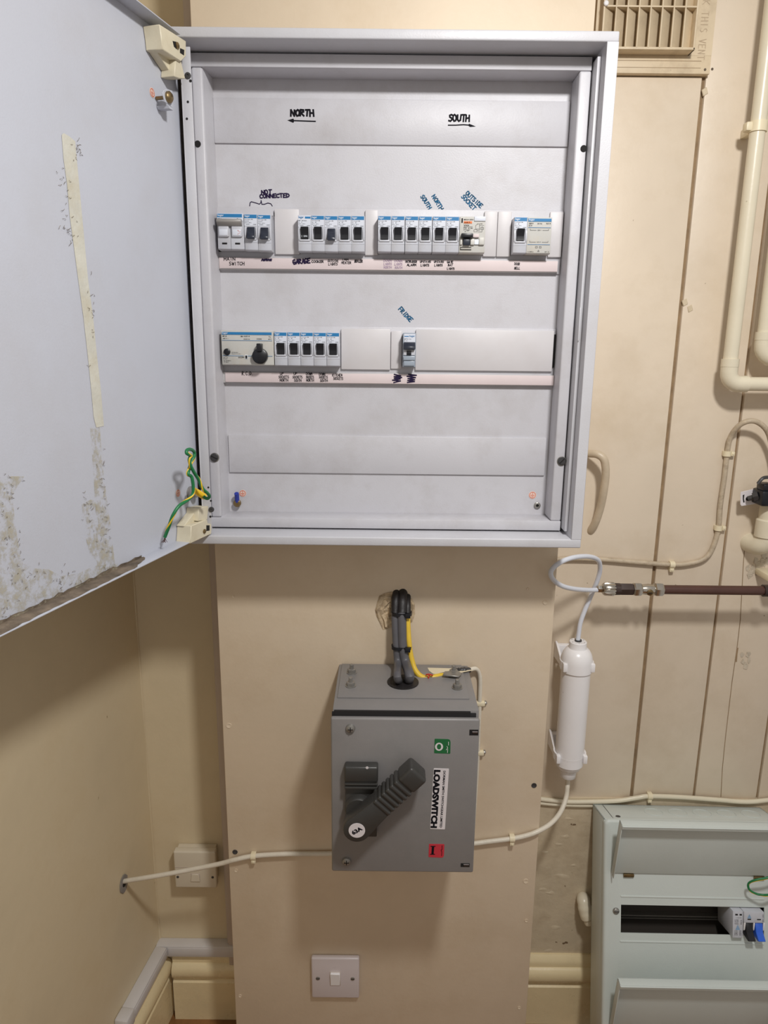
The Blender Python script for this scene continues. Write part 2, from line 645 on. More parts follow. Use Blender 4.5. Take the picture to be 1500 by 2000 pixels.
# planks
edges = [(0.262, 0.4630, 0.0), (0.4685, 0.5795, 0.0), (0.5835, 0.6975, 0.0), (0.7015, 0.82, 0.0), (0.824, 0.94, 0), (0.944, 1.06, 0),
         (1.064, 1.15, 0)]
for i, (x0, x1, dy) in enumerate(edges):
    z1 = 1.7025 if i == 0 else 2.3
    MB().box(x0, x1, WY + dy, WY + 0.021, 0.497, z1, bev=0.0018, seg=2).build('plank', M_plank, wall_back)
MB().box(0.2, 1.15, WY + 0.005, WY + 0.0215, 0.499, 2.29).build('joint_backing', M_crack, wall_back, label='dark gaps between the planks')
# chips along the joint
for (x, y) in ((1337, 590), (1347, 602), (1376, 178)):
    c = P(x, y, WY - 0.0008)
    MB().prism([c + Vector((-.004, 0, .002)), c + Vector((.003, 0, .006)), c + Vector((.006, 0, -.003)), c + Vector((-.001, 0, -.007))],
               (0, 0.004, 0), 0.0008).build('paint_chip', M_rough, wall_back)
# hairline split in the third plank
mb = MB()
stroke(mb, [P(x, y, WY - 0.0003) for x, y in ((1455, 1060), (1452, 1100), (1446, 1210), (1440, 1262), (1430, 1330), (1417, 1440), (1411, 1500),
                                             (1408, 1556))], 0.0012, (0, -1, 0))
stroke(mb, [P(x, y, WY - 0.0003) for x, y in ((1441, 1266), (1439, 1280), (1438, 1292))], 0.0022, (0, -1, 0))
mb.build('hairline_split', M_crack, wall_back)


# flaking paint patches on the right planks
def flake_patch(cx, cy, w_, h, n, s=1.0):
    for i in range(n):
        px, py = cx + random.uniform(-w_, w_), cy + random.uniform(-h, h)
        c = P(px, py, WY)
        r = random.uniform(.002, .006) * s
        pts = []
        k = 6
        for j in range(k):
            a = 2 * math.pi * j / k + random.uniform(-.3, .3)
            pts.append(c + Vector((r * random.uniform(.6, 1.2) * math.cos(a), -0.0002 - random.uniform(0, .0014),
                                   1.5 * r * random.uniform(.6, 1.3) * math.sin(a))))
        MB().prism(pts, (0, 0.0007, 0)).build('paint_flake', M_flake, wall_back)


flake_patch(1486, 1075, 13, 30, 26)
flake_patch(1470, 1120, 12, 14, 8)
flake_patch(1455, 1290, 8, 14, 9, .8)

# board
bd = MB()
bd.box(-0.2565, 0.2650, BY, BY + 0.018, -0.0, 2.3, bev=0.0012)
board = bd.build('backing_board', M_board, wall_back, label='broad flat boxed-out board painted cream')
MB().box(-0.250, 0.2585, BY + 0.018, WY + 0.001, 0.0, 2.3).build('boxing', M_board, wall_back)
# screws and filled nail holes of the board
for (x, y, r) in ((447, 1417, .0045), (459, 1664, .0045), (461, 1700, .003), (1065, 1176, .004), (1043, 1534, .0045), (1027, 1721, .0045),
                  (1028, 1798, .003), (1014, 1968, .003), (469, 1945, .003), (456, 1165, .0022), (1031, 1150, .002)):
    c = P(x, y, BY)
    dark = (x, y) in ((1043, 1534), (459, 1664))
    sb = MB().lathe([(r, 0), (r * .95, .0008), (r * .55, .0004), (r * .2, .0001)], c, (0, -1, 0), 14)
    sb.build('screw_head', M_iron if dark else M_board, board)
# ragged hole where the tails come through
mb = MB()
c = P(772, 1190, BY)
pts_out = []
for x, y in ((735, 1180), (740, 1164), (752, 1158), (765, 1156), (780, 1158), (793, 1162), (803, 1168), (810, 1180), (811, 1198), (806, 1214),
             (796, 1222), (780, 1220), (768, 1222), (757, 1228), (748, 1230), (742, 1218), (735, 1204), (733, 1192)):
    pts_out.append(P(x + random.uniform(-1, 1), y + random.uniform(-1, 1), BY - 0.0006))
vs = [mb.b.verts.new(p) for p in pts_out]
n_ = len(vs)
rings_ = [vs]
for f_ in (.9, .8, .7, .6, .5, .4, .3, .2, .1):
    rings_.append([mb.b.verts.new(c + (p - c) * (f_ + random.uniform(-.04, .04)) + Vector((0, random.uniform(-.0042, .0006), 0))) for p in pts_out])
for ra, rb in zip(rings_, rings_[1:]):
    for k in range(n_):
        mb.b.faces.new((ra[k], ra[(k + 1) % n_], rb[(k + 1) % n_]))
        mb.b.faces.new((ra[k], rb[(k + 1) % n_], rb[k]))
mb.b.faces.new(rings_[-1])
mb.build('crumbled_hole_edge', M_hole, board, ang=20, label='crumbling brown plaster round the cable hole')
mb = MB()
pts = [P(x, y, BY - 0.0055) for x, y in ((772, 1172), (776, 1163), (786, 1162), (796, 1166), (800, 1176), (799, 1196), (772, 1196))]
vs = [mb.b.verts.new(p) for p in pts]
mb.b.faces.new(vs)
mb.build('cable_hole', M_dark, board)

# left wall, slightly splayed
lw = MB()
A_ = Vector((-0.430, WY, 0))
B_ = Vector((-0.430 - 0.14 * 1.6, WY - 1.6, 0))
nL = Vector((-1, 0.14, 0)).normalized()
lw.prism([A_, B_, B_ + nL * .05, A_ + nL * .05 + Vector((0, 0.02, 0))], (0, 0, 2.3))
wall_left = struct(lw.build('wall_left', M_left))
MB().tube([(-0.4315, WY - 0.001, 0.14), (-0.4325, WY - 0.0015, 0.6), (-0.4315, WY - 0.001, 1.2), (-.4315, WY - .001, 2.2)], 0.003, seg=8,
          wob=.25).build('corner_filler', M_left, wall_left)

fl = MB()
floor = struct(MB().box(-0.8, 1.2, -1.8, WY + 0.04, -0.03, -0.006).build('floor', M_floor))
for i in range(20):
    y0 = WY + 0.02 - 0.095 * (i + 1)
    MB().box(-0.8, 1.2, y0, y0 + 0.0935, -0.02, 0.0, bev=0.001, seg=1).build('floorboard', M_floor, floor)


# baseboards: torus profile swept between two points
def skirting(name, a, c, out, top_rgb=M_skirt):
    a, c, out = Vector(a), Vector(c), Vector(out)
    prof = [(0, 0), (0.018, 0), (0.018, .088), (0.013, .092), (0.013, .0955), (.017, .098), (.0215, .104), (.0235, .112), (.0225, .122),
            (.018, .129), (.013, .1315), (.013, .138), (.011, .145), (.004, .152), (0, .152)]
    mb_ = MB()
    r1 = [mb_.b.verts.new(a + out * o + Vector((0, 0, z))) for o, z in prof]
    r2 = [mb_.b.verts.new(c + out * o + Vector((0, 0, z))) for o, z in prof]
    n = len(prof)
    for k in range(n - 1):
        mb_.b.faces.new((r1[k], r1[k + 1], r2[k + 1], r2[k]))
    mb_.b.faces.new(r1)
    mb_.b.faces.new(r2[::-1])
    bmesh.ops.recalc_face_normals(mb_.b, faces=mb_.b.faces)
    return struct(mb_.build(name, top_rgb, ang=35))


skirting('baseboard_back', (-0.405, WY, 0), (-0.2505, WY, 0), (0, -1, 0))
skirting('baseboard_right', (0.2655, WY - 0.002, 0), (1.1, WY - 0.002, 0), (0, -1, 0))
dl = Vector((-0.14, -1, 0)).normalized()
skirting('baseboard_left', A_ + dl * 0.0, A_ + dl * 1.2, Vector((1, -0.14, 0)).normalized())

# ============================================================ TRUNKING
t = thing('cable_trunking', (-0.43, 0.1, 0.152), 'white plastic mini trunking running round the corner on top of the skirting', 'trunking')
MB().box(-0.4325, -0.268, WY - 0.0215, WY, 0.1525, 0.1765, bev=0.0015).build('straight_length', M_pink, t)
no = Vector((1, -0.14, 0)).normalized()


def LW(u, o, z):   # left wall frame: u towards the camera, o off the wall
    return A_ + dl * u + no * o + Vector((0, 0, z))


MB(T=lambda p: LW(p[0], p[1], p[2])).box(0.0205, 0.152, 0.0, 0.0225, 0.1525, 0.1765, bev=0.0015).build('side_length', M_pink, t)
MB(T=lambda p: LW(p[0], p[1], p[2])).box(0.152, 0.180, 0.0, 0.0245, 0.150, 0.1785, bev=0.0035).build('end_cap', M_pink, t)
MB(T=lambda p: LW(p[0], p[1], p[2])).box(0.02, 0.150, 0.0222, 0.0231, 0.157, 0.172, bev=0.0003).build('snap_lid', M_pink, t)
MB().box(-0.409, -0.27, WY - 0.0222, WY - 0.021, 0.156, 0.173, bev=0.0004).build('snap_lid', M_pink, t)
t = thing('vertical_trunking', (-0.285, 0.12, 0.13), 'slim greyish upright trunking beside the left edge of the board', 'trunking')
MB().box(-0.2955, -0.272, WY - 0.014, WY - .0005, 0.178, 2.2, bev=0.001).build('base', M_vtr, t)
MB().box(-0.2925, -0.2735, WY - 0.0175, WY - 0.013, 0.13, 2.2, bev=0.001).build('snap_lid', M_vtr, t)
MB().box(-0.2925, -0.2735, WY - 0.0145, WY - 0.001, 0.1795, 0.21, bev=0.001).build('foot', M_vtr, t)

# ============================================================ PHONE SOCKET
t = thing('phone_socket', P(381, 1695, WY), 'ivory telephone socket on the wall behind the slack white tube', 'socket')
a = P(338, 1662, WY - 0.027)
c = P(424, 1735, WY - 0.027)
x0, x1, z0, z1 = a.x, c.x, c.z + .001, a.z - .001
MB().box(x0 + 0.003, x1 - 0.003, WY - 0.015, WY, z0 + 0.003, z1 - 0.003, bev=0.002).build('back_box', M_socket, t)
MB().box(x0, x1, WY - 0.028, WY - 0.013, z0, z1, bev=0.003, seg=3).build('face_plate', M_socket, t)
zc = (z0 + z1) / 2
MB().box(x0 + .002, x1 - .002, WY - 0.0285, WY - 0.0278, zc + .0055, zc + .0062).build('split_line', M_vtr, t)
xm = (x0 + x1) / 2
MB().box(xm - .0085, xm + .0085, WY - 0.0284, WY - 0.0265, z0 + .022, z0 + .032, bev=.0005).build('shutter_surround', M_vtr, t)
MB().prism([(xm - .0065, WY - .0284, z0 + .031), (xm + .0065, WY - .0284, z0 + .031), (xm + .009, WY - .0284, z0 + .0155),
            (xm - .009, WY - .0284, z0 + .0155)], (0, -.0016, 0), .0005).build('shutter', M_socket, t)
for xx in (x0 + .006, x1 - .007):
    s_ = MB().disc((xx, WY - .0278, z0 + .024), (0, -1, 0), .0024, .001).build('screw', M_iron, t)

# ============================================================ LIGHT SWITCH
t = thing('light_switch', P(655, 1908, BY), 'white single rocker light switch low on the board', 'switch')
a = P(607.5, 1871, BY - 0.009)
c = P(701.5, 1950, BY - 0.009)
x0, x1, z0, z1 = a.x, c.x, c.z, a.z
MB().box(x0, x1, BY - 0.0095, BY, z0, z1, bev=0.003, seg=3).build('face_plate', M_switch, t)
xm, zm = (x0 + x1) / 2, (z0 + z1) / 2
MB().box(xm - .0095, xm + .0095, BY - .0100, BY - .009, zm - .0145, zm + .0145, bev=.0004).build('rocker_surround', M_vtr, t)
MB().prism([(xm - .0085, BY - .0095, zm + .0135), (xm - .0085, BY - .0145, zm + .0135), (xm - .0085, BY - .011, zm - .0135),
            (xm - .0085, BY - .0095, zm - .0135)], (.017, 0, 0), .0006).build('rocker', M_pvc, t)
for sx in (-1, 1):
    sc = MB().disc((xm + sx * .0305, BY - .0092, zm), (0, -1, 0), .0036, .0012).build('screw', M_steel, t)
    MB().box(xm + sx * .0305 - .003, xm + sx * .0305 + .003, BY - .0108, BY - .0103, zm - .0004, zm + .0004).build('slot', M_dark, sc)

# ============================================================ DISTRIBUTION CABINET
FY, GY, HY, BKY, MY = -0.100, -0.062, -0.022, -0.0285, -0.045
cab = thing('distribution_cabinet', (0.0025, 0, 1.0438), 'large open white steel distribution board cabinet mounted on the board', 'cabinet')
X0, X1, Z0, Z1 = -0.265, 0.270, 1.0438, 1.6728
ix0, ix1, iz0, iz1 = -0.2515, 0.2562, 1.0562, 1.6612
fr = MB()
fr.box(X0, X1, FY, -0.0005, iz1, Z1, bev=0.0018, seg=3)
fr.box(X0, X1, FY, -0.0005, Z0, iz0, bev=0.0018, seg=3)
fr.box(ix1, X1, FY, -0.0005, iz0 - .0004, iz1 + .0004, bev=0.0004, seg=1)
fr.box(X0, X0 + .0025, FY, -0.0005, iz0 - .0004, iz1 + .0004, bev=0.0004, seg=1)
fr.build('outer_frame', M_cab, cab)
MB().box(ix0, ix1, -0.012, -0.0008, iz0, iz1).build('back_plate', M_mcb_side, cab)
# recess behind the rim
bar = MB().box(0.2515, 0.2560, -0.079, -0.03, 1.062, 1.6535, bev=0.0008).build('lock_strip', M_cab, cab)
MB().box(0.2508, 0.2526, -0.0815, -0.079, 1.32, 1.362, bev=0.0005).build('strike_plate', M_cab, cab)
hs = MB()
hs.box(-0.2465, -0.2355, -0.0945, -0.0925, 1.0585, 1.6535, bev=0.0006)
hs.box(-0.2480, -0.2462, -0.0945, -0.014, 1.0585, 1.6585)
hstrip = hs.build('hinge_strip', M_cab, cab)
for (x, y, r) in ((367, 199, .0014), (365, 232, .0014), (372, 158, .0016), (407, 952, .0013), (412, 978, .0013), (411, 1009, .0015)):
    q = P(x, y, -.0945)
    MB().disc(q, (0, -1, 0), r, .0004).build('punched_hole', M_dark, hstrip)
for (x, y) in ((367, 148), (413, 995)):
    MB().lathe([(.0038, 0), (.0036, .0012), (.0015, .0014), (.0012, .0004)], P(x, y, -.0945), (0, -1, 0), 18).build('rivet', M_iron, hstrip)
# pressed inner cover: four bars and sheet
ox0, ox1, oz0, oz1 = -0.2440, 0.2500, 1.0585, 1.6590
sx0, sx1, sz0, sz1 = -0.2297, 0.2355, 1.0725, 1.6436
MB().box(ox0, ox1, GY, HY, sz1, oz1, bev=0.0012, seg=2).build('cover_rail', M_cover, cab)
MB().box(ox0, ox1, GY, HY, oz0, sz0, bev=0.0012, seg=2).build('cover_rail', M_cover, cab)
stl = MB().box(ox0, sx0, GY + 0.0006, HY, sz0, sz1, bev=0.0030, seg=3).build('cover_stile', M_cover, cab)
strr = MB().box(sx1, ox1, GY + 0.0006, HY, sz0, sz1, bev=0.0022, seg=3).build('cover_stile', M_cover, cab)
# sloping inner flanks of the pressing
MB().prism([(sx0 - .001, GY + .003, sz0), (sx0, HY, sz0), (sx0 + 0.0035, HY, sz0), (sx0 + .0005, GY + .01, sz0)], (0, 0, sz1 - sz0)).build(
    'cover_flank', M_cover, cab)
for o_, q, sl in ((stl, (386, 281), 0), (strr, (1140, 290), 0)):
    q = P(*q, GY)
    MB().disc(q + Vector((0, .0004, 0)), (0, -1, 0), .0040, .0006, .0001).build('open_screw_hole', M_dark, o_)
for o_, q, ang in ((stl, (419, 893), -25), (strr, (1097, 900), 48)):
    q = P(*q, GY)
    MB().disc(q + Vector((0, .0006, 0)), (0, -1, 0), .0056, .0032, .0007).build('cover_screw', M_iron, o_)
    d_ = Vector((math.cos(math.radians(ang)), 0, math.sin(math.radians(ang))))
    n_ = Vector((-d_.z, 0, d_.x)) * .0006
    q = q + Vector((0, -.0029, 0))
    MB().prism([q - d_ * .005 - n_, q + d_ * .005 - n_, q + d_ * .005 + n_, q - d_ * .005 + n_], (0, .0004, 0)).build('screw_slot', M_dark, o_)
    MB().lathe([(.0066, 0), (.0066, .0005), (.0058, .0007)], q + Vector((0, .0035, -.0004)), (0, -1, 0), 20).build('washer', M_steel, o_)
# sheet with the rows
sheet = MB()
sheet.box(sx0 - .001, sx1 + .001, HY, HY + 0.006, sz0 - .001, sz1 + .001)
sheet = sheet.build('cover_sheet', M_cover, cab)


def plate(name, xa, xb, za, zb, y=BKY, bev=0.0011, m_=M_blank, parent=cab, dep=.0085):
    return MB().box(xa, xb, y, y + dep, za, zb, bev=bev, seg=2).build(name, m_, parent)


# surrounds of the two fitted rows (a shallow raised bed)
plate('row_surround', -0.2292, 0.2352, 1.4082, 1.4888, -0.0243, .0008, M_cover, dep=.0026)
plate('row_surround', -0.2282, 0.2352, 1.2575, 1.3365, -0.0243, .0008, M_cover, dep=.0026)
top_blank = plate('blanking_plate', -0.2265, 0.2350, 1.5668, 1.6208, y=-.0250, m_=M_cover)
plate('blanking_plate', -0.2240, 0.2312, 1.1308, 1.1855, y=-.0250, m_=M_cover)
for xa, xb in ((-.1500, -.1172), (-.0292, -.0122), (.1293, .1470), (.1474, .1658), (.2165, .2345)):
    plate('blanking_plate', xa, xb, 1.4296, 1.4868)
row2_b = [plate('blanking_plate', xa, xb, 1.2786, 1.3338) for xa, xb in ((-.0618, .0066), (.0412, .2320))]
plate('blanking_plate', .0072, .0222, 1.2800, 1.3312, y=-.0275)
for xa, xb in ((-.1505, -.1495),):
    MB().box(xa, xb, -.0308, -.0296, 1.477, 1.482).build('chipped_corner', M_dark, cab)
MB().box(.2325, .2347, -.0262, -.0248, 1.284, 1.329).build('end_gap', M_dark, cab)
MB().box(-.2262, -.2232, -.0262, -.0248, 1.4325, 1.4785).build('end_gap', M_dark, cab)


def strip(xa, xb, za, zb):
    h_ = plate('label_strip', xa, xb, za - .0012, zb + .0008, y=-.0285, bev=.0006, m_=M_stripholder, dep=.006)
    MB().box(xa + .0035, xb - .001, -.0299, -.0284, za, zb, bev=.0003).build('label_card', M_strip, h_)
    return h_


st1 = strip(-.2290, .2312, 1.4108, 1.4245)
st2 = strip(-.2270, .2360, 1.2598, 1.2730)
YS = -.0302

YB = -.0252
words(top_blank, M_ink, YB, [('NORTH', (568, 226.5), (612.5, 227), 11.5, .0023)])
words(top_blank, M_ink, YB, [('SOUTH', (876, 236.5), (916.5, 237.5), 12, .0021)])
mb = MB()
penline(mb, [(616, 237), (600, 236.5), (572, 235.5)], YB, .0015)
mb.quad([P(x, y, YB) for x, y in ((561, 235), (573, 231.5), (575, 236), (573, 240))])
mb.build('drawn_arrow', M_ink, top_blank)
mb = MB()
penline(mb, [(875.5, 244.5), (890, 244.5), (905, 243.5), (918, 244.5)], YB, .0014)
mb.quad([P(x, y, YB) for x, y in ((929.5, 247), (916, 241.5), (914, 245), (918, 248))])
mb.build('drawn_arrow', M_ink, top_blank)
words(sheet, M_inkp, HY - .0002, [('NOT', (511, 379.5), (530, 378), 7.5, .0016), ('CONNECTED', (508, 387), (565, 385), 7, .0016)])
mb = MB()
penline(mb, [(487.7, 402.3), (488.5, 396), (491, 394), (500, 396.5), (506.7, 398.7), (509.5, 396), (510, 391.5), (511.5, 399),
             (516, 399), (523.3, 396.6), (529, 398), (531.8, 402.5)], HY - .0002, .0011)
mb.build('drawn_brace', M_inkp, sheet)
words(sheet, M_inkb, HY - .0002, [('SOUTH', (824.5, 382), (840, 406.5), 8, .0013), ('NORTH', (846.5, 382), (863, 409), 8, .0013),
                                 ('OUTSIDE', (911.5, 376), (941, 403.5), 8, .0013), ('SOCKET', (903.5, 382), (927.5, 408), 8, .0013),
                                 ('FRIDGE', (781, 602), (803.5, 626), 8, .0014)], mid=True, label='blue handwriting')
words(st1, M_ink, YS, (('MAIN', (437.5, 509), (459.5, 508.5), 6, .0007), ('SWITCH', (448, 518), (477, 518), 6.5, .0007),
                       ('COOKER', (608.5, 513), (632, 513), 4.6, .0007), ('OUTSIDE', (640, 511.5), (661, 511.5), 4.6, .0006),
                       ('LIGHTS', (641.5, 518), (659, 518), 4.6, .0006), ('IMM', (667.7, 508.8), (680, 509), 3.6, .0006),
                       ('HEATER', (667, 515), (685.5, 515.5), 4.6, .0006), ('BOILER', (692.7, 512.5), (708, 512.5), 5.4, .0008),
                       ('INTRUDER', (790.7, 512.8), (814, 513.2), 4.2, .0007), ('ALARM', (794.6, 519.5), (812.5, 519.5), 4.2, .0007),
                       ('UPSTAIRS', (820.5, 513), (841.5, 513), 4, .0006), ('LIGHTS', (822, 520), (838, 520), 4.2, .0007),
                       ('UPSTAIRS', (848, 513.2), (866.5, 513.2), 4, .0006), ('LIGHTS', (848.7, 520), (864, 520), 4.2, .0007),
                       ('GATE', (873.4, 514), (885, 514), 4.4, .0007), ('BAT', (875, 519.6), (884, 519.8), 3.8, .0006),
                       ('LIGHTS', (873.5, 526.4), (887.5, 526.8), 4, .0006), ('DOOR', (1004.7, 517.5), (1015, 518), 4.8, .0006),
                       ('BELL', (1004.7, 526), (1015.5, 526), 4.6, .0006)))
words(st1, M_inkp, YS, (('GARAGE', (573, 516), (605.5, 513.5), 9, .0017),))
mb = MB()
scribble(mb, 511, 505.5, 530.5, 509.5, YS, .0014, 14)
mb.build('crossed_out_writing', M_inkp, st1)
for i, r in enumerate(('DOWN', 'LIGHTS', 'NORTH')):
    words(st1, M_inkf, YS, ((r, (749.5, 511 + i * 6.6), (764.7, 511 + i * 6.6), 4.4, .0006),), label='faded purple handwriting')
for i, r in enumerate(('DOWN', 'LIGHTS', 'SOUTH')):
    words(st1, M_inkf, YS, ((r, (770.8, 511.5 + i * 6.6), (785.5, 511.5 + i * 6.6), 4.4, .0006),), label='faded purple handwriting')
words(st2, M_ink, YS, (('R.C.D.', (472.7, 732.5), (494, 732.5), 7, .0007),))
words(st2, M_ink, YS, [(tx, (x0, y), (x1, y + .2), 4.8, .0006) for (tx, x0, x1, y) in (
    ('UP', 547, 553.5, 732), ('SOCKETS', 544, 564.3, 738.6), ('NORTH', 546.5, 562.6, 745), ('UP', 573.5, 580.5, 732),
    ('SOCKETS', 571.5, 590.6, 738.8), ('SOUTH', 574.4, 588.5, 745.3), ('DOWN', 598, 609.7, 732.2), ('SOCKETS', 597.6, 613, 738.8),
    ('NORTH', 598.5, 612.6, 745), ('DOWN', 623, 634.8, 732.8), ('SOCKETS', 623, 640, 739), ('SOUTH', 625, 640, 745.6),
    ('KITCHEN', 649, 668, 735), ('SOCKETS', 651, 670, 741.6))])
for xa, xb in ((769, 784), (797, 812)):
    mb = MB()
    scribble(mb, xa, 731.5, xb, 746.5, YS, .0017, 9, True)
    mb.build('crossed_out_writing', M_inkp, st2)

# earth stud, terminal and stickers on the sheet and the door
def earth_sticker(parent, o, ex, ey, nrm, r=.0052):
    o, ex, ey, nrm = Vector(o), Vector(ex), Vector(ey), Vector(nrm)
    mb_ = MB().disc(o, nrm, r, .0003, .0001)
    q = mb_.build('earth_sticker', M_sticker, parent)
    mb_ = MB()
    o2 = o + nrm * .0004
    ring = [o2 + ex * (r * .78 * math.cos(a * math.pi / 9)) + ey * (r * .78 * math.sin(a * math.pi / 9)) for a in range(19)]
    stroke(mb_, ring, .0007, nrm)
    stroke(mb_, [o2 + ey * r * .7, o2 + ey * r * .05], .0006, nrm)
    for k, wd in enumerate((.5, .34, .16)):
        stroke(mb_, [o2 - ex * r * wd - ey * r * (.0 + .25 * k), o2 + ex * r * wd - ey * r * (.0 + .25 * k)], .0006, nrm)
    mb_.build('earth_symbol', M_orange, parent)


EXW, EZW, NW = (1, 0, 0), (0, 0, 1), (0, -1, 0)
earth_sticker(sheet, P(474, 963.5, HY - .0002), EXW, EZW, NW)
earth_sticker(sheet, P(1040, 967, HY - .0002), EXW, EZW, NW, .0056)
q = P(1049, 987, HY)
MB().lathe([(.0048, 0), (.0048, .0018), (.0040, .0024), (.0022, .0024), (.0020, .0004)], q, (0, -1, 0), 20).build('earth_stud', M_steel, sheet)
MB().disc(q + Vector((0, -.0004, 0)), (0, -1, 0), .0021, .0003).build('stud_bore', M_dark, sheet)
q = P(465, 981, HY)
MB().lathe([(.0038, 0), (.0038, .004), (.0056, .0042), (.0056, .0075), (.004, .009)], q, (0, -1, 0), 18).build('earth_bolt', M_brass, sheet)
MB().tube([q + Vector((0, -.006, .002)), q + Vector((.0005, -.009, .012)), q + Vector((.0005, -.011, .0155))], .0033, seg=14, smooth=False).build(
    'crimp_terminal', M_bluecrimp, sheet, label='blue insulated crimp terminal with no wire')
for px, py in ((700, 1038), (935, 1015)):
    pass

# ------------------------------------------------------------ open door (part of the cabinet)
dz0, dz1 = 1.0590, 1.6605
dm = MB(T=lambda p: D(p[0], p[1], p[2]))
dm.box(-0.012, 0.545, -0.0215, -0.0200, dz0, dz1)
dm.box(0.012, 0.545, -0.0215, 0.0, dz1 - 0.0014, dz1, bev=.0004)
dm.box(0.012, 0.545, -0.0215, 0.0, dz0, dz0 + 0.0014, bev=.0004)
dm.box(0.5436, 0.545, -0.0215, 0.0, dz0, dz1)
door = dm.build('door', M_door, cab, label='pan-shaped steel door swung fully open to the left')
UD = (DU.x, DU.y, 0)


def bracket(pxs, v1, v0, bev=.0008):
    pts = [DP(x, y, v1) for x, y in pxs]
    return MB().prism(pts, DV * (v0 - v1), bev)


# upper hinge
up_h = bracket([(311.5, 47), (363.5, 80), (363.5, 110), (353.5, 120.5), (317.5, 96), (315, 71)], 0.0015, -.0195)
up_h.build('hinge_body', M_hinge, door, label='upper ivory plastic hinge')
bracket([(300, 92), (318, 98), (350, 119), (352, 150), (340, 150), (336, 146)], -.0095, -.0195, .0005).build('hinge_web', M_hinge, door)
bracket([(343, 117), (354, 120.5), (362, 154), (350, 153), (341, 149)], -.0015, -.0195, .0006).build('hinge_web', M_hinge, door)
bracket([(352, 94), (360, 97.5), (359.5, 108), (352, 103)], .0019, .0013, 0).build('hinge_window', M_dark, door)
q = DP(346, 89, .002)
MB().lathe([(.0034, 0), (.0034, .0012), (.0015, .0022)], q, DV, 14).build('hinge_screw', M_brass, door)
bracket([(337.5, 80), (346, 82), (345, 96), (340, 91)], .0018, .0012, 0).build('hinge_slot', M_dark, door)
q = DP(303, 84, -.012)
MB().lathe([(.0046, 0), (.0046, .003), (.003, .005)], q, (DU * .7 + DV * .7), 14).build('hinge_screw', M_steel, door)
# lower hinge
bracket([(373.6, 1027), (404.8, 1014.5), (406, 1022), (413, 1023), (413, 1043), (371.5, 1062), (373, 1045)], 0.0015, -.0195).build(
    'hinge_body', M_hinge, door, label='lower ivory plastic hinge')
bracket([(388, 993), (407.5, 988.5), (405, 1015), (387, 1018)], -.0015, -.0195, .0006).build('hinge_web', M_hinge, door)
bracket([(359, 1028), (387, 992), (396, 992), (387, 1018), (374, 1028)], -.0080, -.0195, .0005).build('hinge_web', M_hinge, door)
bracket([(403.5, 1026), (409.5, 1026), (409.5, 1036), (403.5, 1037)], .0019, .0013, 0).build('hinge_window', M_dark, door)
q = DP(399, 1037.5, .002)
MB().lathe([(.0030, 0), (.0030, .0012), (.0015, .0022)], q, DV, 14).build('hinge_screw', M_brass, door)
q = DP(364, 1036, -.012)
MB().lathe([(.0042, 0), (.0042, .003), (.003, .0045)], q, (DU * .7 + DV * .7), 14).build('hinge_screw', M_steel, door)
# fixing tab with brass screw
tb = bracket([(318, 182), (320, 176), (327, 173.5), (337, 177), (338, 212), (331, 205), (322, 199)], -.004, -.0052, .0004)
tb.build('fixing_tab', M_door, door)
bracket([(329, 205), (338, 211), (338, 216), (331, 212)], -.004, -.0195, .0003).build('fixing_tab_foot', M_door, door)
q = DP(328, 190, -.004)
MB().lathe([(.0020, -.015), (.0020, 0), (.0062, .0002), (.0062, .0028), (.0040, .0050), (.001, .0056)], q, DV, 18).build('brass_screw', M_brass,
                                                                                                                         door)
earth_sticker(door, DP(297, 181, -.0198), DU * -1, (0, 0, 1), DV)
earth_sticker(door, DP(347.5, 963, -.0198), DU * -1, (0, 0, 1), DV)
# earthing boss of the door
q = DP(371, 962, -.0198)
MB().lathe([(.0085, 0), (.0085, .002), (.0062, .003), (.0062, .010), (.0050, .011)], q, DV, 20).build('earth_boss', M_steel, door)


def door_poly(name, pix, v, mm, **k):
    mb_ = MB()
    vs_ = [mb_.b.verts.new(DP(x, y, v)) for x, y in pix]
    for tri in tessellate_polygon([[Vector((x, y, 0)) for x, y in pix]]):
        mb_.b.faces.new([vs_[k_] for k_ in tri])
    return mb_.build(name, mm, door, **k)


door_poly('adhesive_strip', [(120.5, 263), (125, 260), (135, 266), (147, 276), (150, 310), (157, 385), (165, 470), (172, 545), (182, 620), (190, 700),
                             (197, 760), (203, 832), (188, 835), (183, 815), (178, 760), (172, 700), (163, 620), (152, 540), (144, 480),
                             (136, 420), (131, 360), (124, 310)], -.0196, M_adh, label='yellowed glue strip left on the door')
door_poly('adhesive_strip', [(188, 836), (195, 834), (200, 900), (207, 960), (214, 1010), (220, 1060), (226, 1110), (205, 1120), (190, 1105),
                             (188, 1040), (186, 980), (182, 920), (178, 860), (176, 836)], -.0196, M_speck)
door_poly('dried_glue', [(-60, 930), (48, 930), (34, 950), (24, 970), (30, 1020), (38, 1075), (45, 1100), (70, 1110), (95, 1112), (120, 1125),
                         (150, 1120), (185, 1105), (230, 1100), (250, 1108), (180, 1140), (100, 1180), (40, 1212), (0, 1232), (-50, 1256)], -.0196,
          M_speck)
door_poly('dried_glue', [(160, 985), (178, 975), (190, 980), (192, 1100), (175, 1080), (165, 1040)], -.0195, M_speck)
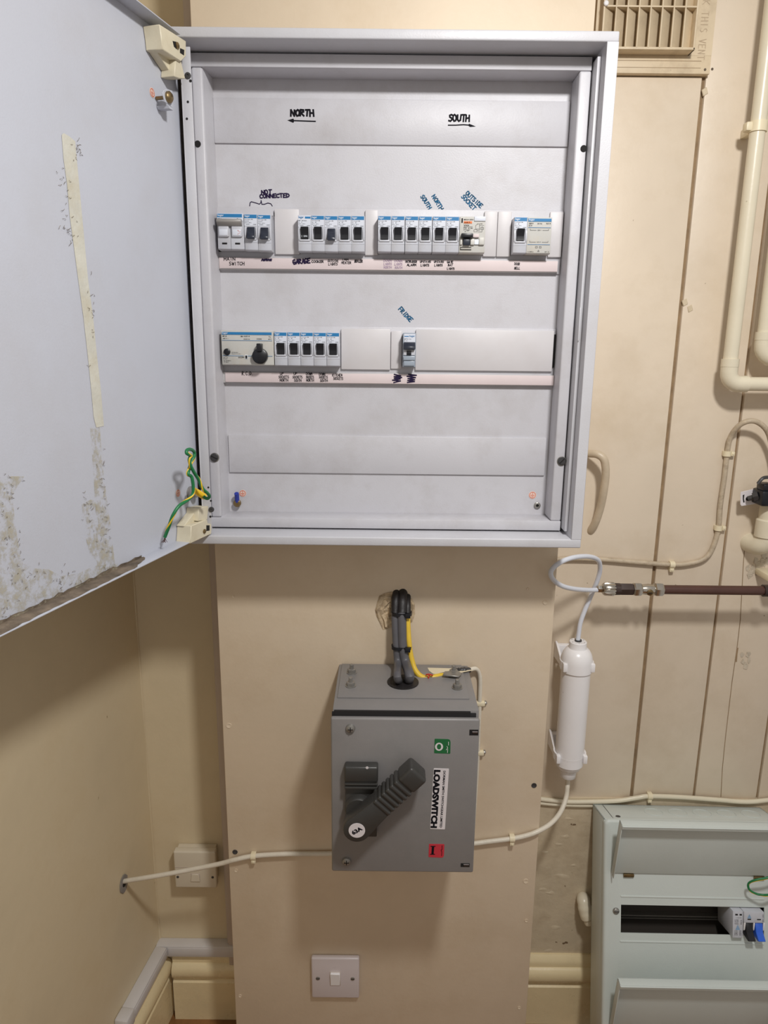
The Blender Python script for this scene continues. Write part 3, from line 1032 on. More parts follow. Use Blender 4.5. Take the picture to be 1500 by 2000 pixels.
# grime lying on the lower lip of the door
mb = MB(T=lambda p: D(p[0], p[1], p[2]))
N_ = 60
prev = None
for i in range(N_ + 1):
    u = 0.128 + (0.54 - 0.128) * i / N_
    wv = -.0198
    o1 = -.0018 + random.uniform(-.0012, .0012) - (0.012 * max(0, 1 - i / 6))
    a_ = mb.b.verts.new(mb._v((u, wv, dz0 + .0017)))
    b_ = mb.b.verts.new(mb._v((u, (wv + o1) / 2, dz0 + .0024)))
    c_ = mb.b.verts.new(mb._v((u, o1, dz0 + .0016)))
    d_ = mb.b.verts.new(mb._v((u, wv + .0003, dz0 + .0045 + random.uniform(-.001, .002))))
    if prev:
        mb.b.faces.new((prev[0], a_, b_, prev[1]))
        mb.b.faces.new((prev[1], b_, c_, prev[2]))
        mb.b.faces.new((prev[0], a_, d_, prev[3]))
    prev = (a_, b_, c_, d_)
mb.build('grime', M_grime, door, label='brown grime along the bottom lip')
# fluff stuck in the glue
mb = MB()
spots = [(128, 380, 12, 60), (135, 450, 10, 30), (150, 300, 8, 30), (170, 1000, 14, 45), (205, 1040, 12, 50), (15, 960, 15, 40),
         (25, 1050, 18, 60), (60, 1120, 45, 25), (130, 1130, 40, 18), (15, 1200, 15, 25), (180, 620, 8, 60), (200, 960, 8, 60)]
for cx, cy, sx, sy in spots:
    for i in range(15):
        x, y = cx + random.gauss(0, sx * .6), cy + random.gauss(0, sy * .6)
        if x < 1:
            continue
        a = random.uniform(0, 6.28)
        ln = random.uniform(2.5, 9)
        cv = random.uniform(-.5, .5)
        pts = []
        for k in range(6):
            pts.append(DP(x, y, -.0192 + .0008 * math.sin(k)))
            x += ln / 5 * math.cos(a)
            y += ln / 5 * math.sin(a)
            a += cv
        if min((p - HINGE).dot(DU) for p in pts) > .02 and all(p.z > dz0 + .003 for p in pts):
            mb.tube(pts, .00017, seg=3, smooth=False)
fz = mb.build('fluff', M_hair, door, kind='stuff')

# ------------------------------------------------------------ green and yellow earth wire on the door
ew = thing('earth_wire', DP(401, 968, 0), 'loose green and yellow earth wire looped at the foot of the open door', 'wire')
wp = [(322, 1049, -.013), (330, 1028, -.006), (338, 1006, .000), (350, 988, .004), (366, 977, .007), (376, 966, .010), (377.5, 952, .011), (375.5, 936, .011),
      (373, 930, .010), (367.5, 926, .009), (369, 917, .008), (373, 905, .008), (377, 896, .009), (380, 888, .009), (378, 881, .009), (371, 877.5, .010),
      (365, 879.5, .011), (364.5, 885, .012), (369, 888, .0125), (373, 890, .012)]
wp2 = [(373, 890, .012), (370, 896, .0115), (370.5, 903, .0115), (373.5, 912, .012), (380, 924, .013), (388, 937, .014), (393, 949, .015), (398, 957, .016),
       (405, 963, .017), (409, 969, .016), (406, 973.5, .013), (401, 972.5, .010), (397, 969, .008)]
path3 = [DP(x, y, v + .004) for x, y, v in wp + wp2[1:]]
mb = MB()
mb.tube(path3, .0021, seg=14, sub=8)
pth = mb.path
mb.build('insulation', M_grn, ew)
# yellow stripe wound round it
off = []
nrm = None
acc = 0
for i, p in enumerate(pth):
    tg = (pth[min(i + 1, len(pth) - 1)] - pth[max(0, i - 1)]).normalized()
    nrm = tg.orthogonal().normalized() if nrm is None else (nrm - tg * nrm.dot(tg)).normalized()
    bi = tg.cross(nrm)
    if i:
        acc += (p - pth[i - 1]).length
    an = acc / .022 * 2 * math.pi * .5 + 1.0
    off.append(p + (nrm * math.cos(an) + bi * math.sin(an)) * .00135)
MB().tube(off, .00115, seg=10, smooth=False).build('yellow_stripe', M_crimp, ew)
mb = MB()
e0 = path3[0]
for i in range(9):
    dv = Vector((random.uniform(-.5, .5), random.uniform(-.6, .1), -1))
    dv.normalize()
    mb.tube([e0, e0 + dv * .004, e0 + dv * .007 + Vector((random.uniform(-.003, .003), 0, 0))], .00028, seg=5, smooth=False)
mb.build('bare_strands', M_copper, ew)
a, c = DP(379, 957, .004), DP(399, 970, .010)
MB().tube([a, (a + c) / 2, c], lambda t_: .0042 if t_ > .4 else .0034, seg=16, smooth=False).build('crimp_sleeve', M_crimp, ew,
                                                                                                   label='yellow crimp sleeve')
MB().lathe([(.0062, 0), (.0062, .0014)], DP(371.5, 961, -.0085), DV, 18).build('ring_terminal', M_steel, ew)

# ============================================================ MODULES
ZR1, ZR2 = 1.4548, 1.3055
HH = 0.02265          # half height of a module face
DEP = 0.021           # how far modules stand out of the sheet


def tiny_rows(mb_, x0_, x1_, z_, n=3, y=-.0003, h=.0006, step=.0013, gap=.18):
    for i in range(n):
        x = x0_
        end = x1_ - random.uniform(0, .004)
        while x < end:
            l_ = random.uniform(.0008, .0022)
            if random.random() > gap:
                mb_.quad([(x, y, z_), (min(x + l_, x1_), y, z_), (min(x + l_, x1_), y, z_ + h), (x, y, z_ + h)])
            x += l_ + .0004
        z_ -= step


def mcb_body():
    hw = .0087
    mb_ = MB()
    prof = [(DEP, -HH), (DEP, HH), (0, HH), (0, -HH + .0012), (.002, -HH)]
    mb_.prism([(-hw, y, z) for y, z in prof], (2 * hw, 0, 0), .0003)
    # curved cheeks left and right of the toggle
    for sx in (-1, 1):
        xa = sx * (hw - .0002)
        xb = sx * (hw - .0022)
        pts = []
        for k in range(9):
            a_ = math.pi * k / 8
            pts.append((min(xa, xb), -.0020 * math.sin(a_), -.0005 + .0082 * math.cos(a_)))
        mb_.prism(pts, (abs(xa - xb), 0, 0), .0002)
    mb_.box(-hw + .002, hw - .002, -.0014, .001, -.0094, -.0072, bev=.0005)     # lip under the toggle
    mb_.box(-hw, hw, -.0004, .001, -.0124, -.0118)                             # raised line above the terminal cover
    return mb_


def circuit_breaker(x, z, label, on, rating, marks='ON', name='circuit_breaker', cat='circuit breaker', group='hager_like'):
    t_ = thing(name, (0, 0, 0), label, cat, 'circuit breakers in the cabinet')
    mcb_body().build('body', M_mcb, t_)
    MB().box(-.0085, .0075, -.0004, .001, .0080, HH - .0006).build('print_panel', M_print, t_)
    MB().box(-.0085, .0078, -.0006, .001, HH - .0052, HH - .0008).build('blue_band', M_blue, t_)
    mb_ = MB()
    type_on(mb_, 'hager', (-.0078, -.0008, HH - .0046), EXW, EZW, .0066, .0034, .01)
    if marks == 'ON':
        pass
    mb_.build('lettering', M_white, t_)
    mb_ = MB()
    type_on(mb_, rating, (-.0078, -.00055, HH - .0074), EXW, EZW, .0105, .0013, .01)
    tiny_rows(mb_, -.0078, -.0010, HH - .0090, 1, -.0005, .0005)
    type_on(mb_, '80°C -40°C', (-.0078, -.00055, HH - .0112), EXW, EZW, .0085, .0009, .01)
    type_on(mb_, '230/400V~', (-.0070, -.00055, HH - .0132), EXW, EZW, .0060, .0009, .01)
    type_on(mb_, '10000', (.0028, -.00055, HH - .0134), EXW, EZW, .0042, .0010, .01)
    mb_.build('small_print', M_ink, t_)
    tg_ = MB()
    tw = .0050
    if on:   # rocked up: wide face, thick at the top
        tg_.prism([(-tw, y, z_) for y, z_ in ((.001, .0082), (-.0052, .0080), (-.0044, .0050), (-.0022, -.0010), (-.0026, -.0068), (.001, -.0070))],
                  (2 * tw, 0, 0), .0004)
        tg_.build('toggle', M_black, t_)
    else:    # down: nose stands out at the bottom
        tg_.prism([(-tw, y, z_) for y, z_ in ((.001, .0066), (-.0016, .0066), (-.0030, .0010), (-.0078, -.0054), (-.0080, -.0086), (.001, -.0082))],
                  (2 * tw, 0, 0), .0004)
        tg_.build('toggle', M_toggle, t_)
    t_.location = (x, MY, z)
    return t_


def copy_thing(src, loc, label):
    r = src.copy()
    COL.objects.link(r)
    r.location = loc
    r['label'] = label
    for ch in list(src.children):
        k = ch.copy()
        COL.objects.link(k)
        k.parent = r
    return r


cb_off = circuit_breaker(-.1785, ZR1 - .0003, 'breaker with lowered toggle beside the main switch, under the pen brace', False, '40 A type 2 M6')
copy_thing(cb_off, (-.1608, MY, ZR1 - .0008), 'breaker with lowered toggle beside the wide cream blank, under the pen brace')
cb_on = circuit_breaker(-.0905, ZR1 - .001, 'upper row breaker over the handwritten word COOKER', True, '32 A type 2 M6')
copy_thing(cb_off, (-.0730, MY, ZR1 - .0012), 'breaker with lowered toggle over the handwritten OUTSIDE LIGHTS')
copy_thing(cb_on, (-.0555, MY, ZR1 - .001), 'upper row breaker over the handwritten IMM HEATER')
copy_thing(cb_on, (-.0380, MY, ZR1 - .001), 'upper row breaker over the handwritten BOILER')
# the odd first breaker of the group: split band and ON mark
odd = circuit_breaker(-.1080, ZR1 - .001, 'breaker marked ON with a broken blue band, over the scrawled GARAGE', True, 'MT 140 6kA')
for ch in odd.children:
    if ch.name.startswith('blue_band'):
        me = bpy.data.meshes.new('blue_band')
        b2 = bmesh.new()
        t2 = MB().box(.0005, .0078, -.0006, .001, HH - .0042, HH - .0018)
        b2.free()
        t2.b.to_mesh(me)
        t2.b.free()
        me.materials.append(M_blue)
        ch.data = me
    if ch.name.startswith('lettering'):
        ch.data = ch.data.copy()
        ch.data.materials.clear()
        ch.data.materials.append(M_blue)
oo = origin_of(odd)
mb = MB(T=lambda p: oo + Vector(p))
type_on(mb, 'I  ON', (-.0038, -.0034, -.0046), EXW, EZW, .0072, .0020, .01)
mk = mb.build('on_mark', M_white, odd)
for i, (xx, lb) in enumerate(((-.0031, 'upper row breaker over faded purple writing, next to the narrow blank'),
                              (.0146, 'upper row breaker over faded purple writing, left of the INTRUDER ALARM one'),
                              (.0327, 'upper row breaker over the handwritten INTRUDER ALARM'),
                              (.0505, 'upper row breaker over UPSTAIRS LIGHTS, below the blue word SOUTH'),
                              (.0686, 'upper row breaker over UPSTAIRS LIGHTS, below the blue word NORTH'),
                              (.0862, 'upper row breaker over GATE BAT LIGHTS, touching the orange-banded device'))):
    copy_thing(cb_on, (xx, MY, ZR1 - .0006), lb)
copy_thing(cb_on, (.1753, MY, ZR1 - .0004), 'upper row breaker over DOOR BELL, touching the bell transformer')
for xx, lb in ((-.1427, 'lower row breaker over UP SOCKETS NORTH, touching the round-knobbed device'),
               (-.1248, 'lower row breaker over UP SOCKETS SOUTH'),
               (-.1070, 'lower row breaker over DOWN SOCKETS NORTH'), (-.0892, 'lower row breaker over DOWN SOCKETS SOUTH'),
               (-.0714, 'lower row breaker over KITCHEN SOCKETS')):
    copy_thing(cb_on, (xx, MY, ZR2), lb)

# ---- main switch
t = thing('main_switch', (-.2053, MY, ZR1 + .0005), 'double-width grey main switch at the left end of the upper row', 'switch')
o = origin_of(t)
LT = lambda p: o + Vector(p)
hw = .0174
mb = MB(T=LT)
mb.prism([(-hw, y, z) for y, z in ((DEP, -HH), (DEP, HH), (0, HH), (0, -HH + .0012), (.002, -HH))], (2 * hw, 0, 0), .0003)
mb.build('body', M_mcb, t)
MB(T=LT).box(-.0171, .0168, -.0004, .001, .0130, HH - .0005).build('print_panel', M_print, t)
MB(T=LT).box(-.0171, .0155, -.0006, .001, HH - .0052, HH - .0010).build('blue_band', M_blue, t)
mb = MB(T=LT)
type_on(mb, 'hager', (-.0164, -.0008, HH - .0047), EXW, EZW, .0080, .0033, .01)
mb.build('lettering', M_white, t)
mb = MB(T=LT)
type_on(mb, '100 A', (-.0164, -.0006, HH - .0080), EXW, EZW, .0050, .0018, .02)
tiny_rows(mb, -.0108, -.0012, HH - .0076, 1, -.0006, .0007)
stroke(mb, [LT((.008, -.0006, HH - .007)) - o, LT((.010, -.0006, HH - .0062)) - o], .0003, NW)
mb.build('small_print', M_ink, t)
for sx in (-1, 1):
    cx = sx * .0086 - .0002
    MB(T=LT).box(cx - .0068, cx + .0068, -.0035, .001, -.0068, .0072, bev=.0012).build('toggle', M_mcb, t)
    MB(T=LT).box(cx - .0055, cx + .0052, -.0041, -.003, -.0052, .0022, bev=.0003).build('toggle_window', M_print, t)
    MB(T=LT).box(cx - .0030, cx + .0034, -.0006, .001, -.0158, -.0138).build('slot', M_dark, t)
mb = MB(T=LT)
mb.prism([(-.0166, y, z) for y, z in ((-.0005, .0138), (-.0052, .0152), (-.0095, .0138), (-.0098, .0105), (-.0042, .0062), (-.001, .0058))],
         (.0322, 0, 0), .0006)
mb.build('linked_bar', M_barh, t, label='grey bar joining both toggles')
MB(T=LT).box(-.0001, .0001, -.0005, .001, -HH, .0060).build('module_joint', M_mcb_side, t)
mb = MB(T=LT)
for i in range(12):
    x_, z_ = random.uniform(.009, .0128), random.uniform(-.0048, .001)
    mb.quad([(x_, -.0043, z_), (x_ + .001, -.0043, z_), (x_ + .0008, -.0043, z_ + .0006)])
mb.build('rust_mark', M_orange, t)

# ---- breaker with residual current unit (orange band)
t = thing('residual_current_breaker', (.1122, MY, ZR1 - .0006), 'beige breaker with an orange band and a tiny wiring diagram', 'circuit breaker')
o = origin_of(t)
hw = .0168
MB(T=LT).prism([(-hw, y, z) for y, z in ((DEP, -HH), (DEP, HH), (0, HH), (0, -HH + .0012), (.002, -HH))], (2 * hw, 0, 0), .0003).build(
    'body', M_beige, t)
MB(T=LT).box(-.0118, -.0010, -.0006, .001, .0142, .0168).build('orange_band', M_orangeb, t)
mb = MB(T=LT)
type_on(mb, 'MERLIN GERIN', (-.0118, -.0006, .0182), EXW, EZW, .0125, .0014, .01)
type_on(mb, 'multi 9', (-.0112, -.0008, .0147), EXW, EZW, .0075, .0016, .02)
type_on(mb, 'VIGI', (-.0118, -.0006, .0112), EXW, EZW, .0070, .0015, .02)
type_on(mb, 'C16', (-.0118, -.0006, .0078), EXW, EZW, .0040, .0018, .02)
type_on(mb, 'I∆N 30MA', (-.006, -.0006, .0080), EXW, EZW, .0065, .0011, .01)
mb.quad([(-.0118, -.0006, .0100), (0, -.0006, .0100), (0, -.0006, .0103), (-.0118, -.0006, .0103)])
tiny_rows(mb, -.0118, -.0030, .0062, 3, -.0006, .0004, .0011)
# emblem
mb.quad([(-.0148, -.0006, .0150), (-.0132, -.0006, .0150), (-.0132, -.0006, .0205), (-.0148, -.0006, .0205)])
for pts in (((.004, .0120), (.004, .0075), (.009, .0075)), ((.009, .0140), (.009, .0060), (.0065, .0060)), ((.0125, .0110), (.0125, .0040), (.007, .0040)),
            ((.002, .0068), (.006, .0068), (.006, .0040), (.002, .0040), (.002, .0068)), ((.009, .0120), (.0148, .0120)),
            ((.0105, .0095), (.0145, .0095), (.0145, .0070), (.0105, .0070), (.0105, .0095)), ((.004, .0120), (.0065, .0135))):
    stroke(mb, [(x_, -.0006, z_) for x_, z_ in pts], .00025, NW)
type_on(mb, 'Test 30 MA', (.0055, -.0006, .0135), EXW, EZW, .0075, .0009, .01)
mb.build('small_print', M_ink, t)
MB(T=LT).box(-.0150, .0003, -.0075, .001, -.0040, .0012, bev=.0008).build('toggle', M_black, t)
MB(T=LT).box(-.0120, -.0030, -.0035, .001, -.0130, -.0045, bev=.0006).build('toggle_seat', M_toggle, t)
MB(T=LT).box(.0003, .0085, -.0050, .001, -.0035, .0006, bev=.0008).build('test_button', M_strip, t)
MB(T=LT).box(-.0025, .0030, -.0035, .001, -.0125, -.0050, bev=.0008).build('lever_guard', M_beige, t)
MB(T=LT).box(.0030, .0085, -.0022, .001, -.0120, -.0055, bev=.0005).build('reset_button', M_white, t)
MB(T=LT).box(.0085, .0160, -.0035, .001, -.0125, -.0030, bev=.0012).build('guard_block', M_beige, t)
MB(T=LT).box(-.0160, -.0130, -.0030, .001, -.0125, -.0045, bev=.0008).build('lever_guard', M_beige, t)
mb = MB(T=LT)
mb.box(-.0155, -.0008, -.0006, .001, -.0158, -.0151)
mb.box(-.0155, -.0008, -.0006, .001, -.0188, -.0178)
mb.box(-.0155, -.0148, -.0006, .001, -.0188, -.0151)
mb.build('label_holder', M_dark, t)
MB(T=LT).box(.0018, .0165, -.0014, .001, .0172, .0228, bev=.0003).build('paper_label', M_print, t, label='white paper label stuck over the corner')
# ---- bell transformer
t = thing('bell_transformer', (.2000, MY, ZR1 - .0006), 'wide white door bell transformer at the right end of the upper row', 'transformer')
o = origin_of(t)
hw = .0158
MB(T=LT).prism([(-hw, y, z) for y, z in ((DEP, -HH), (DEP, HH), (0, HH), (0, -HH + .0012), (.002, -HH))], (2 * hw, 0, 0), .0003).build(
    'body', M_beige, t)
MB(T=LT).box(-.0152, .0150, -.0006, .001, HH - .0052, HH - .0016).build('blue_band', M_blue, t)
mb = MB(T=LT)
mb.box(-.0148, .0148, -.0006, .001, .0098, .0102)
mb.box(-.0148, .0148, -.0006, .001, -.0112, -.0108)
mb.build('blue_line', M_blue, t)
mb = MB(T=LT)
type_on(mb, 'hager', (-.0145, -.0008, HH - .0048), EXW, EZW, .0075, .0030, .01)
mb.build('lettering', M_white, t)
mb = MB(T=LT)
type_on(mb, '220 V', (-.0142, -.0006, .0142), EXW, EZW, .0060, .0017, .02)
type_on(mb, '12 V', (-.0142, -.0006, .0115), EXW, EZW, .0045, .0017, .02)
type_on(mb, '50 Hz', (-.003, -.0006, .0142), EXW, EZW, .0060, .0015, .01)
type_on(mb, '0,5 A', (.0085, -.0006, .0142), EXW, EZW, .0058, .0017, .02)
type_on(mb, '220 V', (-.0025, -.0006, .0062), EXW, EZW, .0050, .0013, .01)
type_on(mb, '12 V', (-.0025, -.0006, -.0085), EXW, EZW, .0050, .0013, .01)
for z_, s_ in ((.0068, 1), (-.0080, -1)):
    stroke(mb, [(-.012, -.0006, z_ + s_ * .0016 * s_), (-.012, -.0006, z_), (-.004, -.0006, z_)], .0003, NW)
    stroke(mb, [(.012, -.0006, z_ + s_ * .0016 * s_), (.012, -.0006, z_), (.004, -.0006, z_)], .0003, NW)
stroke(mb, [(-.004, -.0006, -.0132), (-.004, -.0006, -.0152), (-.0015, -.0006, -.0152), (-.0015, -.0006, -.0132), (-.004, -.0006, -.0132)], .0003, NW)
stroke(mb, [(.001, -.0006, -.0132), (.001, -.0006, -.0152), (.0035, -.0006, -.0152), (.0035, -.0006, -.0132), (.001, -.0006, -.0132)], .0003, NW)
stroke(mb, [(-.001, -.0006, -.0196), (0, -.0006, -.0178), (.0012, -.0006, -.0196), (-.001, -.0006, -.0196)], .0003, NW)
type_on(mb, '< 5 000 m', (-.0145, -.0006, -.0205), EXW, EZW, .0080, .0011, .01)
type_on(mb, '35° C', (.0085, -.0006, -.0205), EXW, EZW, .0058, .0012, .01)
mb.build('small_print', M_ink, t)

# ---- wide residual current device
t = thing('residual_current_device', (-.1880, MY, ZR2 + .0003), 'wide beige residual current device with a round black knob', 'circuit breaker')
o = origin_of(t)
hw = .0355
MB(T=LT).prism([(-hw, y, z) for y, z in ((DEP, -HH), (DEP, HH + .001), (0, HH + .001), (0, -HH + .0012), (.002, -HH))], (2 * hw, 0, 0), .0004).build(
    'body', M_beige, t)
MB(T=LT).box(-.0345, .0330, -.0006, .001, HH - .0046, HH - .0012).build('blue_band', M_blue, t)
mb = MB(T=LT)
mb.box(-.0345, .0335, -.0006, .001, .0102, .0106)
mb.box(-.0345, -.006, -.0006, .001, -.0102, -.0098)
mb.box(.0, .0335, -.0006, .001, -.0102, -.0098)
mb.build('blue_line', M_blue, t)
mb = MB(T=LT)
type_on(mb, 'hager', (-.0340, -.0008, HH - .0042), EXW, EZW, .0078, .0028, .01)
mb.build('lettering', M_white, t)
mb = MB(T=LT)
for s_, x_, z_, w_, h_ in (('80 A', -.0335, .0152, .0058, .0017), ('240 V ~', -.0335, .0122, .0080, .0013), ('I∆n 0,03 A', -.009, .0150, .0125, .0019),
                           ('50/60 Hz', -.0050, .0118, .0085, .0013), ('I/ON', .0130, .0118, .0062, .0018), ('Tu', .0290, .0150, .0030, .0014),
                           ('40°C', .0282, .0120, .0048, .0013), ('0/OFF', -.0130, -.0130, .0082, .0019), ('TEST REGULARLY', -.0220, -.0060, .0090, .0010),
                           ('Appuyer souvent', -.0220, -.0078, .0120, .0009), ('DI1 = 6', -.0335, -.0130, .0060, .0011),
                           ('BP 603', -.0335, -.0146, .0050, .0009), ('Ref. BD280 fr', -.0335, -.0170, .0105, .0010), ('IP 708 fr', -.0330, -.0190, .0065, .0010)):
    type_on(mb, s_, (x_, -.0006, z_), EXW, EZW, w_, h_, .01)
mb.build('small_print', M_ink, t)
MB(T=LT).lathe([(.0046, 0), (.0044, .0028), (.0034, .0034)], LT((-.0282, .0002, -.0048)) - o, (0, -1, 0), 20).build('test_button', M_black, t)
k = MB(T=LT).lathe([(.0105, 0), (.0103, .0070), (.0090, .0080)], (.0172, .0002, -.0100), (0, -1, 0), 32).build('knob', M_black, t)
MB(T=LT).box(.0135, .0208, -.0100, .001, -.0040, .0068, bev=.0012).build('knob_pointer', M_black, t)
MB(T=LT).box(-.0040, -.0002, -.0007, .001, -.0142, -.0088).build('indicator_surround', M_white, t)
MB(T=LT).box(-.0034, -.0008, -.0010, .001, -.0136, -.0094).build('indicator_window', M_dark, t)

# ---- newer grey breaker, FRIDGE
t = thing('grey_breaker', (.0320, MY, ZR2 + .0004), 'newer grey breaker with a pale blue base below the word FRIDGE', 'circuit breaker')
o = origin_of(t)
hw = .0086
MB(T=LT).prism([(-hw, y, z) for y, z in ((DEP, -HH), (DEP, HH), (0, HH), (0, -HH))], (2 * hw, 0, 0), .0003).build('body', M_cub, t)
MB(T=LT).box(-.0074, .0080, -.0005, .001, .0106, HH - .0012).build('print_panel', M_print, t)
mb = MB(T=LT)
mb.box(-.0068, -.0010, -.0007, .001, .0175, .0186)
type_on(mb, ':hager', (-.0006, -.0008, .0168), EXW, EZW, .0080, .0030, .01)
mb.build('lettering', M_blue, t)
mb = MB(T=LT)
type_on(mb, 'MTN 116', (-.0068, -.0007, .0138), EXW, EZW, .0090, .0016, .01)
type_on(mb, 'B 16', (-.0068, -.0007, .0117), EXW, EZW, .0040, .0013, .01)
mb.build('small_print', M_grey_ink, t)
MB(T=LT).prism([(-.0078, y, z) for y, z in ((.001, .0102), (-.0020, .0102), (-.0075, .0045), (-.0075, .0010), (.001, .0015))], (.0158, 0, 0), .0006).build(
    'toggle', M_toggle, t)
MB(T=LT).box(-.0078, .0080, -.0018, .001, -.0070, .0005, bev=.0008).build('toggle_seat', M_mcb, t)
MB(T=LT).box(-.0035, .0028, -.0030, -.001, -.0068, -.0008, bev=.0005).build('indicator', M_black, t)
MB(T=LT).box(-.0078, .0080, -.0040, .001, -.0135, -.0078, bev=.0007).build('cover_step', M_cub, t)
MB(T=LT).box(-.0072, .0074, -.0026, .001, -.0210, -.0142, bev=.0006).build('terminal_cover', M_cub, t)

# ============================================================ LOAD SWITCH
RO = math.radians(-0.35)
lsw = thing('load_switch', (0.034, 0, 0.569), 'grey metal load switch box with a dark ribbed rotary handle', 'switch')
LC = -0.152
lx0, lx1, lz1, lz0 = -0.0680, 0.1345, 0.8215, 0.5715
mb = MB()
mb.box(lx0, lx1, -0.142, -0.0005, lz0 + .004, lz1 - 0.0, bev=0.0012)
mb.build('case', M_ls, lsw)
MB().box(lx0 - .0012, lx1 - .004, -0.1445, -0.141, lz0 - .001, lz1 - .004, bev=0.0006).build('gasket', M_gasket, lsw)
cov = MB().box(lx0 - .0022, lx1 + .0005, LC, -0.1440, lz0 - .004, lz1 - .0085, bev=0.0028, seg=3).build('cover', M_ls, lsw)
MB().box(lx0 + .002, lx1 - .012, -0.1455, -0.1405, lz1 - .0105, lz1 - .0015).build('gasket', M_gasket, lsw)
# top gland plate
gp = MB().box(-0.0635, 0.1245, -0.112, -0.003, lz1, lz1 + .0022, bev=.0005).build('gland_plate', M_ls, lsw)
topz = lz1 + .0022


def TP(px, py, z=topz):
    d = ray(px, py)
    return CAM + d * ((z - CAM.z) / d.z)


for (x, y) in ((687, 1314), (685, 1340), (893, 1344), (886, 1316)):
    q = TP(x, y)
    bt = MB().lathe([(.0078, 0), (.0078, .0012), (.0064, .0014)], q, (0, 0, 1), 18).build('washer', M_steel, gp)
    MB().lathe([(.0064, .0012), (.0066, .0062), (.0052, .0070), (.0032, .0071), (.0032, .0135), (.0026, .0140)], q, (0, 0, 1), 6).build('bolt', M_steel, gp)
q = TP(787, 1333)
MB().lathe([(.0235, 0), (.0235, .0015), (.021, .0022)], q, (0, 0, 1), 28).build('cable_entry', M_bitumen, gp)
# green-white paint smear on the plate
mb = MB()
vs = [mb.b.verts.new(TP(x, y, topz + .0003)) for x, y in ((835, 1304), (905, 1306), (925, 1309), (900, 1314), (870, 1318), (846, 1316), (838, 1310))]
mb.b.faces.new(vs)
mb.build('paint_smear', M_cream_clip, gp)
# cover screws
for (x, y) in ((684.5, 1422), (677, 1681)):
    q = P(x, y, LC)
    sc = MB().lathe([(.0066, 0), (.0066, .001), (.0058, .0032), (.0030, .0048), (.0004, .0051)], q, (0, -1, 0), 20).build('cover_screw', M_steel, lsw)
    MB().box(q.x - .0035, q.x + .0035, LC - .0053, LC - .0046, q.z - .0005, q.z + .0005).build('screw_slot', M_dark, sc)
    MB().box(q.x - .0005, q.x + .0005, LC - .0053, LC - .0046, q.z - .0035, q.z + .0035).build('screw_slot', M_dark, sc)
# hinge notches on the right edge
for (xa, ya, xb, yb) in ((917, 1425, 934, 1436), (900, 1686, 917, 1693)):
    a, c = P(xa, ya, LC), P(xb, yb, LC)
    n_ = MB().box(a.x, c.x, LC - .0004, LC + .004, c.z, a.z).build('hinge_notch', M_dark, lsw)
    MB().cyl((a.x + .004, LC + .0005, (a.z + c.z) / 2), (c.x - .001, LC + .0005, (a.z + c.z) / 2), .0022, seg=10).build('hinge_pin', M_darkmet, n_)


def lbl(name, pix, mm, y=LC - .0004, dep=.0006):
    pts = [P(x, y_, y) for x, y_ in pix]
    return MB().prism(pts, (0, dep, 0)).build(name, mm, lsw)


# green O and red I labels, the long white one
def rounded(pix, i_round, r=6):
    out = []
    n = len(pix)
    for i, p in enumerate(pix):
        rr = r if i == i_round else 1.4
        a, c = Vector(pix[i - 1] + (0,)), Vector(pix[(i + 1) % n] + (0,))
        b = Vector(p + (0,))
        da, dc = (a - b).normalized(), (c - b).normalized()
        for k in range(5):
            t_ = k / 4
            q_ = (b + da * rr) * (1 - t_) ** 2 + b * 2 * t_ * (1 - t_) + (b + dc * rr) * t_ * t_
            out.append((q_.x, q_.y))
    return out


g1 = lbl('green_label', rounded([(849, 1443), (880, 1444), (879.5, 1472), (848, 1471)], 1), M_green)
r1 = lbl('red_label', rounded([(838, 1648.5), (868, 1649), (867, 1675.5), (837, 1674)], 2), M_red)
w1 = lbl('name_label', rounded([(847, 1500.5), (877, 1501.5), (869, 1620), (840, 1619)], 0, 2), M_label)
# vertical text reads top to bottom
dn = (P(855, 1615, LC) - P(862, 1505, LC)).normalized()
sdv = Vector((0, -1, 0)).cross(dn)
sdv = -sdv if sdv.x < 0 else sdv
YL = LC - .0007
mb = MB()
a, c = P(848.5, 1503.5, YL), P(843.5, 1617, YL)
type_on(mb, 'LOADSWITCH', P(847.5, 1503.5, YL), dn, sdv, (c - a).length, .0094, .06)
type_on(mb, 'DORMAN SMITH SWITCHGEAR LIMITED', P(866, 1505.5, YL), dn, sdv, (P(863, 1616, YL) - P(867, 1505, YL)).length, .0032, .02)
mb.build('lettering', M_ink, w1)
mb = MB()
q = P(857.5, 1458.5, YL)
ring = []
for k in range(24):
    a_ = 2 * math.pi * k / 24
    ring.append((math.cos(a_), math.sin(a_)))
for k in range(24):
    c0, c1 = ring[k], ring[(k + 1) % 24]
    mb.quad([q + Vector((c0[0] * .0056, 0, c0[1] * .0062)), q + Vector((c1[0] * .0056, 0, c1[1] * .0062)),
             q + Vector((c1[0] * .0030, 0, c1[1] * .0042)), q + Vector((c0[0] * .0030, 0, c0[1] * .0042))])
stroke(mb, [P(x, y, YL) for x, y in ((876, 1449), (876, 1455.5))], .0007, NW)
stroke(mb, [P(x, y, YL) for x, y in ((873, 1457.5), (874.5, 1461), (871.5, 1464.5))], .0007, NW)
stroke(mb, [P(x, y, YL) for x, y in ((874.5, 1463.5), (874, 1470))], .0007, NW)
mb.build('zero_mark', M_label, g1)
mb = MB()
mb.quad([P(x, y, YL) for x, y in ((843.5, 1654), (848, 1654), (847, 1668), (842.5, 1668))])
stroke(mb, [P(x, y, YL) for x, y in ((841.5, 1653), (850, 1653))], .0012, NW)
stroke(mb, [P(x, y, YL) for x, y in ((840.5, 1668.5), (849, 1668.5))], .0012, NW)
